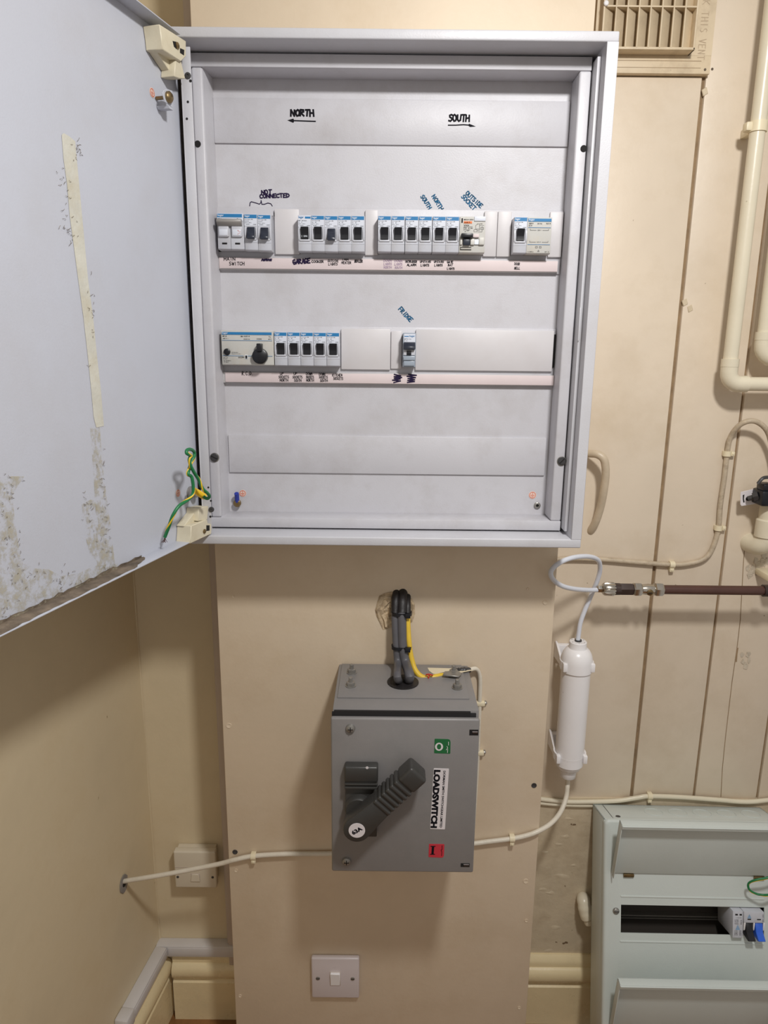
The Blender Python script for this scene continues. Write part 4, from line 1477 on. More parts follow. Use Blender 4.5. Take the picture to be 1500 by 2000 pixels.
stroke(mb, [P(x, y, YL) for x, y in ((863.5, 1651.5), (863.5, 1659), (861.5, 1660.5), (863, 1664), (862.5, 1671.5))], .0007, NW)
mb.build('one_mark', M_ink, r1)

# handle base and hub
HB = LC
a, c = P(670, 1494, HB - .028), P(738, 1634, HB - .010)
# upright lock block: top part proud, with two grooves
xa, xb = P(672.5, 1560, HB - .016).x, P(738, 1560, HB - .016).x
zt = P(700, 1499, HB - .016).z
zb = P(700, 1632, HB - .006).z
hb = MB()
hb.box(xa, xb, HB - .016, HB, zt - .0235, zt, bev=.0028, seg=3)
hb.box(xa + .0015, xb - .0015, HB - .0135, HB, zt - .032, zt - .022, bev=.0015)
hb.box(xa + .0003, xb - .0003, HB - .016, HB, zt - .0285, zt - .0255, bev=.0012)
hb.box(xa + .0003, xb - .0003, HB - .016, HB, zt - .0345, zt - .0305, bev=.0012)
hb.box(xa + .001, xb - .001, HB - .009, HB, zb, zt - .029, bev=.0015)
hb = hb.build('handle_base', M_lsdark, lsw)
MB().disc(P(717, 1499.5, HB - .0165), (0, -1, 0), .0020, .0003).build('lock_hole', M_label, hb)
# rotor: thick disc under the lever
hub_c = P(700, 1582, HB - .018)
MB().lathe([(.0190, 0), (.0190, .018), (.0172, .0205)], Vector((hub_c.x, HB, hub_c.z)), (0, -1, 0), 40).build('handle_hub', M_lsdark, lsw)
# lever
p0 = P(697, 1622, HB - .040)
p1 = P(812, 1518, HB - .040)
ax = (p1 - p0)
Lh = ax.length
ax.normalize()
sd = Vector((0, -1, 0)).cross(ax).normalized()


def HP(u, s_, y):
    return p0 + ax * u + sd * s_ + Vector((0, y - p0.y, 0))


lv = MB()
R_ = .0190
pts = []
for k in range(13):
    a_ = math.pi / 2 + math.pi * k / 12
    pts.append(HP(math.cos(a_) * R_, math.sin(a_) * R_, HB - .040))
pts += [HP(.030, -.0165, HB - .040), HP(.055, -.0145, HB - .040), HP(.055, .0145, HB - .040), HP(.030, .0165, HB - .040)]
lv.prism(pts, (0, .022, 0), .0022, 2)
lever = lv.build('handle_lever', M_lsdark, lsw)
gp_ = MB(T=lambda p: HP(p[0], p[1], p[2]))
gp_.box(.042, Lh - .002, -.0134, .0134, HB - .0398, HB - .0140, bev=.003, seg=3)
for k in range(6):
    u0 = .046 + k * .0080
    gp_.box(u0, u0 + .0064, -.0150, .0150, HB - .0418, HB - .0125, bev=.0024, seg=3)
gp_.box(.046 + 6 * .0080, Lh + .007, -.0152, .0152, HB - .0425, HB - .0125, bev=.0046, seg=4)
gp_.build('handle_grip', M_lsdark, lsw, label='ribbed dark grip')
q = P(697, 1622, HB - .0402)
st = MB().disc(Vector((q.x, HB - .0400, q.z)), (0, -1, 0), .0113, .0005, .0001, 32).build('rating_sticker', M_label, lsw)
mb = MB()
ca, sa = math.cos(math.radians(33)), math.sin(math.radians(33))
type_on(mb, '63A', (q.x, HB - .0407, q.z), (ca, 0, sa), (-sa, 0, ca), .0155, .0066, .05, center=True)
mb.build('lettering', M_ink, st)

# ============================================================ METER TAILS
def tail(name, pts, r, mm, label, cat='cable', group=None):
    o_ = MB().tube(pts, r, seg=18, sub=8).build(name, mm)
    return tag(o_, label, cat, group)


tail('meter_tail', [P(775, 1150, .012), P(773, 1172, -.008), P(771.5, 1196, -.018), P(772.5, 1230, -.024), P(774.5, 1265, -.028), P(777, 1296, -.036),
                    TP(776, 1322, topz + .018), TP(781, 1333, topz - .01)], .0058, M_tail,
     'thick grey cable nearest the crumbled plaster, entering the grey box')
tail('meter_tail', [P(787, 1150, .012), P(786, 1172, -.008), P(785, 1196, -.020), P(785.5, 1230, -.026), P(787, 1265, -.030), P(793, 1296, -.038),
                    TP(800, 1320, topz + .016), TP(796, 1333, topz - .01)], .0072, M_tail,
     'thick grey cable in the middle, between the other grey one and the yellow one')
yt = thing('yellow_earth_cable', P(797, 1240, -.026), 'yellow earth cable curving down to a lug on the grey box', 'cable')
yp = [P(796, 1160, .010), P(796, 1180, -.010), P(796, 1205, -.020), P(797.5, 1240, -.027), P(800.5, 1270, -.030), P(805, 1292, -.034), P(811, 1309, -.040),
      P(822, 1321, -.044), P(836, 1324.5, -.044), P(850, 1322, -.042), P(865, 1319, -.036)]
MB().tube(yp, .0042, seg=16).build('insulation', M_yellow, yt)
lg = MB()
lg.tube([P(861, 1320, -.037), P(875, 1316, -.032), P(882, 1313, -.030)], lambda t_: .0046 * (1 - .35 * t_), seg=14, smooth=False)
q = TP(887, 1317, topz + .004)
lg.prism([q + Vector((-.018, -.006, 0)), q + Vector((.006, -.011, .0)), q + Vector((.012, 0, 0)), q + Vector((.006, .009, 0)), q + Vector((-.014, .006, 0))],
         (0, 0, .0022), .0006)
lg.build('crimp_lug', M_steel, yt)
rt = MB().tube([P(840, 1317, -.046), P(837, 1322, -.0505), P(838, 1329, -.049), P(843, 1331, -.046)], .0012, seg=8)
rt.build('red_tie', M_redtie, yt, label='red plastic tie')
MB().tube([P(832, 1318, -.048), P(838, 1317, -.050), P(845, 1319, -.048)], .0012, seg=8).build('red_tie', M_redtie, yt)


def tie(pixs, y, label):
    t_ = thing('cable_tie', P(785, pixs, y), label, 'cable tie')
    c_ = (P(768, pixs, y - .004) + P(801, pixs + .5, y - .004)) / 2
    hx, hy = .0155, .0100
    pts_ = []
    for k_ in range(20):
        a_ = 2 * math.pi * k_ / 20
        pts_.append(c_ + Vector((hx * max(-1, min(1, 1.12 * math.cos(a_))), hy * max(-1, min(1, 1.12 * math.sin(a_))) + .004, 0)))
    b_ = bmesh.new()
    b_.free()
    mb_ = MB()
    n__ = len(pts_)
    for k_ in range(n__):
        p_, q_ = pts_[k_], pts_[(k_ + 1) % n__]
        i0 = c_ + (p_ - c_) * .9
        i1 = c_ + (q_ - c_) * .9
        h2 = Vector((0, 0, .0024))
        for quad_ in ((p_ - h2, q_ - h2, q_ + h2, p_ + h2), (i0 - h2, i0 + h2, i1 + h2, i1 - h2), (p_ + h2, q_ + h2, i1 + h2, i0 + h2),
                      (p_ - h2, i0 - h2, i1 - h2, q_ - h2)):
            mb_.quad(quad_)
    bmesh.ops.remove_doubles(mb_.b, verts=mb_.b.verts, dist=.00005)
    bmesh.ops.recalc_face_normals(mb_.b, faces=mb_.b.faces)
    mb_.build('strap', M_black, t_)
    h_ = c_ + Vector((.009, -.0065, 0))
    MB().box(h_.x - .004, h_.x + .004, h_.y - .003, h_.y + .003, h_.z - .0036, h_.z + .0036, bev=.0007).build('head', M_black, t_)


tie(1265, -.027, 'black cable tie halfway down the three thick cables')
tie(1199, -.018, 'black cable tie at the hole in the board, highest on the cables')

# black taped ends in the hole
t = thing('taped_sleeve', P(782, 1178, -.006), 'black taped sleeves on the cables in the ragged hole', 'sleeve')
MB().tube([P(775, 1150, .010), P(773, 1172, -.010), P(771.8, 1197, -.019)], .0065, seg=14, wob=.06, sub=4).build('sleeve', M_bitumen, t)
MB().tube([P(787, 1150, .010), P(786, 1172, -.010), P(785.3, 1197, -.021)], .0078, seg=14, wob=.06, sub=4).build('sleeve', M_bitumen, t)
MB().tube([P(796, 1158, .008), P(796, 1180, -.012), P(796, 1199, -.020)], .0050, seg=12, wob=.06, sub=4).build('sleeve', M_bitumen, t)

# bonding cable leaving the lug, painted cream
bc = thing('bonding_cable', P(935, 1340, -.008), 'cream-painted cable dropping down the right side of the grey box', 'cable')
MB().tube([P(889, 1311, -.022), P(905, 1309, -.020), P(918, 1309, -.016)], .0045, seg=12, wob=.15).build('solder_joint', M_iron, bc)
MB().tube([P(915, 1309, -.016), P(928, 1306, -.010), P(935, 1313, -.006), P(938, 1330, -.005), P(937, 1370, -.005), P(935, 1420, -.005),
           P(932, 1500, -.005), P(924, 1620, -.005)], .0034, seg=10).build('sheath', M_tubep, bc)
for i, (x, y) in enumerate(((940, 1371), (938, 1467))):
    q = P(x, y, 0)
    t = thing('cable_clip', q, ('cream cable clip beside the top right corner of the grey box',
                                'cream cable clip beside the green O label, right of the box')[i], 'clip')
    MB().box(q.x - .009, q.x + .005, -.0088, -.0002, q.z - .0035, q.z + .0035, bev=.0012).build('saddle', M_cream_clip, t)
    MB().disc((q.x + .0062, -.0002, q.z), (0, -1, 0), .0026, .006).build('nail', M_steel, t)


# ============================================================ clips and cables on the wall
def saddle_clip(name, px, py, Y, r, label, horiz=True, mm=M_cream_clip, nail_up=False):
    q_ = P(px, py, Y)
    t_ = thing(name, (q_.x, WY if Y > .05 else BY, q_.z), label, 'clip')
    mb_ = MB()
    base = WY if Y > .05 else BY
    pts_ = []
    rr = r * 1.45
    for k_ in range(9):
        a_ = math.pi * k_ / 8
        pts_.append((rr * math.cos(a_), -rr * math.sin(a_)))
    # cap over cable: band around it
    w2 = .0042
    n__ = len(pts_)
    for k_ in range(n__ - 1):
        for (ra, rb) in (((pts_[k_]), (pts_[k_ + 1])),):
            if horiz:
                A0 = Vector((q_.x - w2, q_.y + ra[1], q_.z + ra[0]))
                A1 = Vector((q_.x - w2, q_.y + rb[1], q_.z + rb[0]))
                dvec = Vector((2 * w2, 0, 0))
                cen = Vector((q_.x - w2, q_.y, q_.z))
            else:
                A0 = Vector((q_.x + ra[0], q_.y + ra[1], q_.z - w2))
                A1 = Vector((q_.x + rb[0], q_.y + rb[1], q_.z - w2))
                dvec = Vector((0, 0, 2 * w2))
                cen = Vector((q_.x, q_.y, q_.z - w2))
            mb_.prism([cen, A0, A1], dvec)
    if horiz:
        mb_.box(q_.x - w2, q_.x + w2, q_.y - r * .2, base, q_.z - rr, q_.z + rr, bev=.0006)
        mb_.box(q_.x - w2 * .9, q_.x + w2 * .9, q_.y - r, base, q_.z - rr - .006, q_.z - rr + .001, bev=.0012)
        nl = Vector((q_.x, q_.y - r, q_.z - rr - .0026))
    else:
        mb_.box(q_.x - rr, q_.x + rr, q_.y - r * .2, base, q_.z - w2, q_.z + w2, bev=.0006)
        mb_.box(q_.x + rr - .001, q_.x + rr + .005, q_.y - r, base, q_.z - w2 * .9, q_.z + w2 * .9, bev=.0012)
        nl = Vector((q_.x + rr + .002, q_.y - r, q_.z))
    bmesh.ops.remove_doubles(mb_.b, verts=mb_.b.verts, dist=.00001)
    mb_.build('saddle', mm, t_)
    MB().disc(nl, (0, -1, 0), .0016, .0010).build('nail', mm, t_)
    return t_


tail('painted_cable', [P(1086, 1093, WY - .0045), P(1120, 1091, WY - .0045), P(1180, 1093, WY - .0045), P(1240, 1098, WY - .0045), P(1312, 1103, WY - .0045),
                       P(1345, 1101, WY - .0045), P(1375, 1092, WY - .0045), P(1392, 1070, WY - .0045), P(1403, 1032, WY - .0048), P(1407, 985, WY - .0045),
                       P(1415, 930, WY - .0045), P(1420, 886, WY - .0048), P(1427, 853, WY - .010), P(1445, 830, WY - .022), P(1468, 822, WY - .030),
                       P(1488, 830, WY - .030), P(1502, 850, WY - .028), P(1510, 890, WY - .02), P(1512, 940, WY - .012)], .0042, M_cable,
     'dirty cream cable rising from beside the cabinet foot and arching over the black clamp')
saddle_clip('cable_clip', 1312, 1103, WY - .0045, .0042, 'cream clip on the level run of the dirty arching cable', True)
saddle_clip('cable_clip', 1403, 1031, WY - .0048, .0044, 'cream clip at the lower end of the upright part of the arching cable', False)
saddle_clip('cable_clip', 1420, 886, WY - .0048, .0044, 'cream clip just below the arch of the dirty cable', False)

tail('cable_loop', [P(1140, 886, WY - .012), P(1152, 886, WY - .020), P(1168, 888, WY - .030), P(1180, 899, WY - .034), P(1183, 925, WY - .032), P(1179, 960, WY - .026),
                    P(1173, 990, WY - .018), P(1164, 1018, WY - .010), P(1155, 1034, WY - .001), P(1150, 1040, WY + .008)], .0064, M_loopc,
     'stiff cream-painted bent cable, like a handle, right of the cabinet')

tail('painted_cable', [P(1052, 1560, WY - .006), P(1075, 1563, WY - .006), P(1110, 1566, WY - .0065), P(1150, 1566, WY - .006), P(1205, 1564, WY - .006), P(1245, 1558, WY - .006),
                       P(1269, 1555, WY - .006), P(1330, 1557, WY - .006), P(1400, 1562, WY - .006), P(1460, 1566, WY - .006), P(1530, 1561, WY - .006), P(1620, 1566, WY - .006), P(1760, 1568, WY - .006)], .0042, M_pipe,
     'cream-painted cable along the lower ends of the planks')
tail('painted_cable', [P(1052, 1568, WY - .005), P(1085, 1571, WY - .005), P(1130, 1573, WY - .005), P(1175, 1573, WY - .004)], .0036, M_pipe,
     'short cream-painted cable just under the long level one, beside the board')
saddle_clip('cable_clip', 1269, 1555, WY - .006, .0042, 'cream clip on the level cable above the small consumer unit', True)

# ============================================================ WHITE PIPES top right
PY = WY - 0.040
vp = thing('overflow_pipe', (0.535, PY, 1.26), 'cream plastic pipe coming down the planks and turning right at an elbow', 'pipe')
xp, rp = 0.5345, 0.0108
zel = 1.2592
MB().cyl((xp, PY, zel + .028), (xp, PY, 2.25), rp, seg=28).build('upright', M_pipe, vp)
eb = MB()
pts = [(xp, PY, zel + .030), (xp, PY, zel + .020)]
for k in range(1, 7):
    a_ = math.pi / 2 * k / 6
    pts.append((xp + .018 - .018 * math.cos(a_), PY, zel + .018 - .018 * math.sin(a_)))
pts.append((xp + .030, PY, zel))
eb.tube(pts, .0128, seg=28, smooth=False)
eb.build('elbow', M_pipe, vp)
MB().cyl((xp + .028, PY, zel), (.98, PY, zel), rp, seg=28).build('level_run', M_pipe, vp)
MB().lathe([(.0132, 0), (.0132, .012)], (xp, PY, zel + .026), (0, 0, 1), 28).build('socket_collar', M_pipe, vp)
q = P(1458, 248, PY)
t = thing('pipe_clip', (q.x - .006, WY, q.z), 'small cream clip gripping the left side of the upright pipe', 'clip')
mb = MB()
mb.lathe([(.0127, 0), (.0127, .014)], (xp, PY, q.z - .007), (0, 0, 1), 28)
mb.build('band', M_cream_clip, t)
MB().box(xp - .019, xp - .008, PY - .006, PY + .008, q.z - .006, q.z + .006, bev=.002).build('latch', M_cream_clip, t)
MB().box(xp - .006, xp + .006, PY + .009, WY, q.z - .006, q.z + .006, bev=.001).build('stem', M_cream_clip, t)
vp2 = thing('overflow_pipe', (0.582, PY, 1.30), 'cream plastic pipe at the right edge of the photo with its elbow higher up', 'pipe')
xp2 = 0.5825
ze2 = 1.300
MB().cyl((xp2, PY, ze2 + .028), (xp2, PY, 2.25), rp, seg=28).build('upright', M_pipe, vp2)
pts = [(xp2, PY, ze2 + .030), (xp2, PY, ze2 + .020)]
for k in range(1, 7):
    a_ = math.pi / 2 * k / 6
    pts.append((xp2 + .018 - .018 * math.cos(a_), PY, ze2 + .018 - .018 * math.sin(a_)))
pts.append((xp2 + .030, PY, ze2))
MB().tube(pts, .0128, seg=28, smooth=False).build('elbow', M_pipe, vp2)
MB().cyl((xp2 + .028, PY, ze2), (.98, PY, ze2), rp, seg=28).build('level_run', M_pipe, vp2)
MB().lathe([(.0132, 0), (.0132, .012)], (xp2, PY, ze2 + .026), (0, 0, 1), 28).build('socket_collar', M_pipe, vp2)

# lower pipe with elbow and the black earth clamp
lp = thing('waste_pipe', (0.64, WY - .03, 1.0), 'pale pipe below the black clamp, bending into the wall', 'pipe')
c0 = P(1510, 900, WY - .030)
c1 = P(1500, 1020, WY - .030)
xq = P(1484, 1005, WY - .030).x + .0165
MB().cyl((xq, WY - .030, c1.z + .002), (xq, WY - .030, P(1490, 946, WY - .03).z), .0165, seg=24).build('upright', M_pipe, lp)
MB().lathe([(.0195, 0), (.0195, .028), (.0175, .030)], (xq, WY - .030, c1.z - .024), (0, 0, 1), 28).build('socket_collar', M_pipe, lp)
MB().tube([(xq, WY - .030, c1.z - .020), (xq - .001, WY - .030, c1.z - .030), (xq - .006, WY - .024, c1.z - .040), (xq - .010, WY - .008, c1.z - .043),
           (xq - .011, WY + .004, c1.z - .043)], .0165, seg=24).build('elbow', M_pipe, lp)

ec = thing('earth_clamp', P(1490, 962, WY - .03), 'black metal earth clamp with a perforated tag on the pale pipe', 'clamp')
q0 = [P(x, y, WY - .024) for x, y in ((1447, 961), (1473, 955), (1479, 984), (1448, 988.5), (1446, 985))]
tg_ = MB().prism(q0, (0, .0012, 0), .0003).build('tag', M_label, ec, label='perforated pale metal tag')
MB().prism([P(x, y, WY - .0246) for x, y in ((1451, 967), (1454, 966), (1453, 974), (1454.5, 981), (1452, 981.5), (1451, 975))], (0, .0004, 0)).build(
    'tag_slot', M_dark, ec)
MB().lathe([(.0038, 0), (.0038, .0005)], P(1461, 974, WY - .0246), (0, -1, 0), 14).build('tag_hole', M_dark, ec)
a, c = P(1461, 974, WY - .032), P(1482, 968, WY - .040)
MB().cyl(a, c, .0042, seg=14).build('bolt', M_iron, ec)
MB().cyl(a + (c - a) * .5, c, .0078, seg=6).build('nut', M_iron, ec)
MB().lathe([(.0182, 0), (.0196, .001), (.0196, .018), (.0182, .019)], (xq, WY - .030, P(1490, 985, WY - .03).z), (0, 0, 1), 26).build('band', M_black, ec)
MB().box(xq - .030, xq - .008, WY - .055, WY - .020, P(1490, 986, WY - .04).z, P(1490, 956, WY - .04).z, bev=.004).build('clamp_block', M_black, ec)
MB().box(xq - .028, xq - .010, WY - .052, WY - .028, P(1490, 958, WY - .04).z, P(1490, 943, WY - .04).z, bev=.003).build('clamp_block', M_black, ec)
MB().tube([P(1480, 945, WY - .045), P(1490, 934, WY - .045), P(1502, 932, WY - .04)], .0028, seg=8).build('clamp_arm', M_iron, ec)

# ============================================================ BROWN PIPE AND FITTINGS
BPY = WY - .065
zc = 0.9285
bp = thing('brown_pipe', (0.46, BPY, zc), 'brown painted water pipe entering from the right edge of the photo', 'pipe')
MB().cyl((0.455, BPY, zc), (0.98, BPY, zc), .0076, seg=24).build('pipe', M_bpipe, bp)
q = P(1490, 1135, BPY)
pb = thing('pipe_bracket', (q.x, WY, q.z), 'pale bracket behind the brown pipe at the right edge of the photo', 'bracket')
MB().box(q.x + .020, q.x + .045, BPY + .008, WY, zc + .008, zc + .019, bev=.002).build('arm', M_cream_clip, pb)
MB().lathe([(.0100, 0), (.0100, .012)], (q.x + .002, BPY, zc), (1, 0, 0), 20).build('ring', M_darkmet, pb)

iv = thing('isolating_valve', (0.425, BPY, zc), 'chromed isolating valve with two nuts at the end of the brown pipe', 'valve')
X = (1, 0, 0)
xv = lambda px: P(px, 1152, BPY).x
MB().lathe([(.0095, 0), (.0115, .002), (.0115, xv(1295) - xv(1277) - .003), (.009, xv(1295) - xv(1277))], (xv(1277), BPY, zc), X, 6).build('nut', M_chrome, iv)
MB().lathe([(.0095, 0), (.0115, .002), (.0115, xv(1253) - xv(1236) - .003), (.009, xv(1253) - xv(1236))], (xv(1236), BPY, zc), X, 6).build('nut', M_chrome, iv)
MB().lathe([(.0078, 0), (.0085, .004), (.0092, (xv(1277) - xv(1253)) / 2), (.0085, xv(1277) - xv(1253) - .004), (.0078, xv(1277) - xv(1253))],
           (xv(1253), BPY, zc), X, 24).build('valve_body', M_chrome, iv)
sc = MB().lathe([(.0052, 0), (.0052, .0100), (.0044, .0106)], (xv(1266), BPY, zc - .001), (0, -1, -.15), 18).build('screw_valve', M_brass, iv)
qv = Vector((xv(1266), BPY - .0108, zc - .0026))
MB().box(qv.x - .0034, qv.x + .0034, qv.y - .0004, qv.y + .0004, qv.z - .0005, qv.z + .0005).build('slot', M_dark, sc)
wf = thing('tube_connector', (0.38, BPY, zc), 'dark and chrome connector joining the white tube to the valve', 'connector')
MB().lathe([(.0098, 0), (.0104, .002), (.0104, xv(1236) - xv(1211)), (.0085, xv(1236) - xv(1209))], (xv(1209), BPY, zc), X, 6).build('dark_nut', M_darkmet, wf)
MB().lathe([(.0100, 0), (.0096, xv(1211) - xv(1199))], (xv(1199), BPY, zc), X, 24).build('dark_sleeve', M_darkmet, wf)
MB().lathe([(.0085, 0), (.0108, .003), (.0112, .012), (.0112, xv(1200) - xv(1177) - .002), (.0100, xv(1200) - xv(1177))], (xv(1177), BPY, zc), X, 48, 4, -.12).build(
    'knurled_ring', M_chrome, wf)
MB().lathe([(.0045, 0), (.0062, .002), (.0062, .008), (.0050, .011)], (xv(1165), BPY, zc), X, 6).build('tube_nut', M_chrome, wf)

# ============================================================ INLINE FILTER
FYc = WY - .050
fx = 0.3295
wfl = thing('water_filter', (fx, FYc, 0.575), 'white cylindrical inline water filter upright on the planks', 'filter')
rz = .0245
zt = P(1127, 1252, FYc).z + .0
zb = P(1110, 1516, FYc).z
MB().lathe([(rz, 0), (rz, .185)], (fx, FYc, .602), (0, 0, 1), 40).build('canister', M_pvc, wfl)
MB().lathe([(.0125, 0), (.0135, .001), (.0145, .012), (.0150, .0145), (.0195, .018), (.0228, .026), (.0244, .036), (.0246, .046)], (fx, FYc, zb), (0, 0, 1), 40).build(
    'bottom_cap', M_pvc, wfl)
zc0 = P(1125, 1302, FYc - .02).z
MB().lathe([(.0268, 0), (.0268, .016), (.0262, .022), (.0240, .030), (.0195, .037), (.0150, .0395), (.0145, .041), (.0145, .0505), (.0135, .0515), (.0095, .0515)],
           (fx, FYc, zt - .0515), (0, 0, 1), 40).build('top_cap', M_pvc, wfl)
MB().lathe([(.0060, 0), (.0058, .003)], (fx, FYc, zt - .0005), (0, 0, 1), 20).build('push_fit_collar', M_iron, wfl)
for k in range(6):
    a_ = k * math.pi / 3 + .4
    MB().disc((fx + .0112 * math.cos(a_), FYc + .0112 * math.sin(a_), zt - .0003), (0, 0, 1), .0010, .0004).build('dimple', M_grey_ink, wfl)
for i, zz in enumerate((P(1125, 1296, FYc).z, P(1112, 1473, FYc).z)):
    t = thing('filter_bracket', (fx, WY, zz), ('white clip bracket holding the filter just below its domed cap',
                                               'white clip bracket holding the filter near its lower end')[i], 'bracket')
    mb = MB()
    n_ = 20
    ri, ro = rz + .0006, rz + .0036
    for k in range(n_):
        a0 = math.radians(-35) + math.radians(250) * k / n_
        a1 = math.radians(-35) + math.radians(250) * (k + 1) / n_
        pts = [(fx + r_ * math.cos(a_), FYc + r_ * math.sin(a_), zz - .0065) for r_, a_ in ((ri, a0), (ro, a0), (ro, a1), (ri, a1))]
        mb.prism(pts, (0, 0, .013))
    for s_ in (-1, 1):
        xe = fx + s_ * (rz + .002) * math.cos(math.radians(35))
        ye = FYc - (rz + .002) * math.sin(math.radians(35))
        mb.box(xe - .0035 + s_ * .0015, xe + .0035 + s_ * .0015, ye - .004, ye + .006, zz - .0075, zz + .0075, bev=.0015)
    bmesh.ops.remove_doubles(mb.b, verts=mb.b.verts, dist=.00001)
    mb.build('ring', M_pvc, t)
    MB().prism([(fx - .0225, WY - .001, zz + .020), (fx - .0225, WY - .010, zz + .020), (fx - .0225, FYc + .004, zz + .006), (fx - .0225, FYc + .004, zz - .006),
                (fx - .0225, WY - .001, zz - .010)], (-.004, 0, 0), .0008).build('side_arm', M_pvc, t)
    MB().box(fx - .024, fx + .012, WY - .012, WY - .0003, zz - .010, zz + .016, bev=.001).build('foot', M_pvc, t)

# white tube loop above the filter
tube_pts = [P(1168, 1152, BPY), P(1150, 1152.5, .052), P(1120, 1150, .022), P(1096, 1143.5, .000), P(1079, 1130, -.014), P(1077, 1114, -.016),
            P(1095, 1098, -.010), P(1122, 1088.5, .008), P(1150, 1087, .030), P(1168, 1094, .050), P(1172, 1110, .062), P(1168, 1130, .070),
            P(1158, 1155, .078), P(1145, 1185, .080), P(1134, 1215, FYc), P(1130, 1240, FYc), P(1128, 1256, FYc)]
tail('white_tube', tube_pts, .0038, M_tube, 'white plastic tube looping from the brown pipe fitting down into the filter')
# lower tube
tail('white_tube', [Vector((fx, FYc, zb + .004)), Vector((fx + .001, FYc, zb - .02)), P(1105, 1560, .05), P(1094, 1587, .03), P(1075, 1609, .008), P(1050, 1624, -.004), P(1028, 1632, -.006),
                    P(1000, 1638, -.006), P(960, 1643, -.006), P(900, 1650, -.006), P(760, 1661, -.006), P(645, 1667, -.006), P(560, 1668, -.006),
                    P(495, 1672, -.006), P(460, 1679, -.006), P(430, 1687, .002), P(380, 1697, .008), P(310, 1710, .006), PX(243, 1721, -.443),
                    PX(238, 1723, -.452)], .0040, M_tubep,
     'white tube running from the filter behind the grey box into the left wall')
saddle_clip('tube_clip', 1000, 1638, -.006, .0040, 'clip holding the white tube right of the grey box', True)
saddle_clip('tube_clip', 495, 1672.5, -.006, .0040, 'clip holding the white tube near the left edge of the board', True)

# hole cover on left wall
q = PX(241, 1724, -.4455)
uq = (q - A_).dot(dl)
t = thing('hole_cover', LW(uq, 0, q.z), 'grey oval filler patch where the tube enters the left wall', 'cover')
mb = MB()
pts = [LW(uq + .013 * math.cos(a_ * math.pi / 8) * (1 + .1 * math.sin(a_ * 3)), .0006, q.z - .002 + .017 * math.sin(a_ * math.pi / 8)) for a_ in range(16)]
mb.prism(pts, no * .0012, .0003)
mb.build('patch', M_iron if False else mat('grey_filler', (140, 134, 128), rough=.8, n=.1, ns=60), t)
MB().disc(LW(uq, .0016, q.z - .002), no, .0055, .0008).build('opening', M_dark, t)

# ============================================================ AIR VENT
VY = WY - .010
av = thing('air_vent', (0.383, WY, 1.7028), 'cream plastic air vent with upright louvres in the upper right of the photo', 'vent')
vx0, vx1, vz0, vz1 = 0.2980, 0.4690, 1.7032, 2.05
gx0, gx1, gz0, gz1 = 0.3020, 0.4365, 1.7270, 2.02
pl = MB()
pl.box(gx1 + .0, vx1, VY, WY + .012, gz0, gz1 + .001)
pl.box(vx0, vx1, VY, WY + .012, vz0, gz0, bev=.0005)
pl.box(vx0, vx1, VY, WY + .012, gz1 + .001, vz1, bev=.0005)
pl.box(vx0, gx0, VY, WY + .012, gz0, gz1 + .001)
plo = pl.build('plate', M_vent, av)
MB().box(gx0, gx1, WY + .008, WY + .012, gz0, gz1).build('back_panel', M_vent, av)
GYv = WY - .030
g = MB()
g.box(gx0, gx1, GYv, WY, gz0, gz0 + .0035, bev=.0008)
g.box(gx1 - .0030, gx1, GYv, WY, gz0, gz1, bev=.0008)
g.box(gx0, gx0 + .0030, GYv, WY, gz0, gz1, bev=.0008)
g.box(gx0, gx1, GYv, WY, gz1 - .0035, gz1, bev=.0008)
g.build('grille_frame', M_vent, av)
nS = 8
pit = (gx1 - gx0 - .004) / nS
for i in range(nS):
    x_ = gx0 + .002 + pit * i
    last = i == nS - 1
    if i > 0:
        MB().box(x_ - .0009, x_ + .0009, GYv, GYv + .004, gz0 + .002, gz1 - .002, bev=.0004).build('bar', M_vent, av)
    MB().prism([(x_ - .0007, GYv + .002, gz0 + .003), (x_ + .0007, GYv + .002, gz0 + .003), (x_ + pit * 1.42, GYv + .0215, gz0 + .003),
                (x_ + pit * 1.36, GYv + .0225, gz0 + .003)], (0, 0, gz1 - gz0 - .006)).build('louvre', M_vent, av)
zd = P(1300, 12, GYv).z
for zz in (zd, zd + .085, zd + .17):
    MB().box(gx0 + .001, gx1 - .001, GYv + .0005, GYv + .0225, zz - .0011, zz + .0011, bev=.0004).build('cross_bar', M_vent, av)
# fine raised lines on the plate and pressed lettering
MB().box(gx0, 0.455, VY - .0004, VY, 1.7195, 1.7200).build('moulded_line', M_crack, av)
MB().box(gx0, 0.455, VY - .0004, VY, 1.7105, 1.7109).build('moulded_line', M_crack, av)
mb = MB()
YV = VY - .0004
M_emb = mat('embossed_paint', (186, 166, 138), rough=.5)
a, c = P(1373.5, 8, YV), P(1370, 110, YV)
lets = 'K THIS VENT'
Lz = P(1385, 0, YV).z - P(1370, 118, YV).z
zt0 = P(1385, 1, YV).z
hL = .0100
cw = Lz / len(lets)
xbase = P(1371, 60, YV).x - .0025
for i, ch in enumerate(lets):
    for ln in G.get(ch, []):
        pts = []
        for x_, y_ in ln:
            # rotated 90 degrees clockwise: text runs down, letter tops to the right
            pts.append((xbase + y_ / 6 * hL, YV, zt0 - i * cw - x_ / 4 * cw * .66))
        stroke(mb, pts, .0008, NW)
mb.build('moulded_lettering', M_emb, av)
for (x, y) in ((1377, 136), (1391, 135)):
    q = P(x, y, VY if x < 1385 else WY)
    MB().disc(q, (0, -1, 0), .0018, .0006).build('nail_head', M_grime, av)
q = P(1182, 7, GYv)
MB().disc(q + Vector((.001, 0, 0)), (0, -1, 0), .0035, .003).build('screw_cap', M_pvc, av)

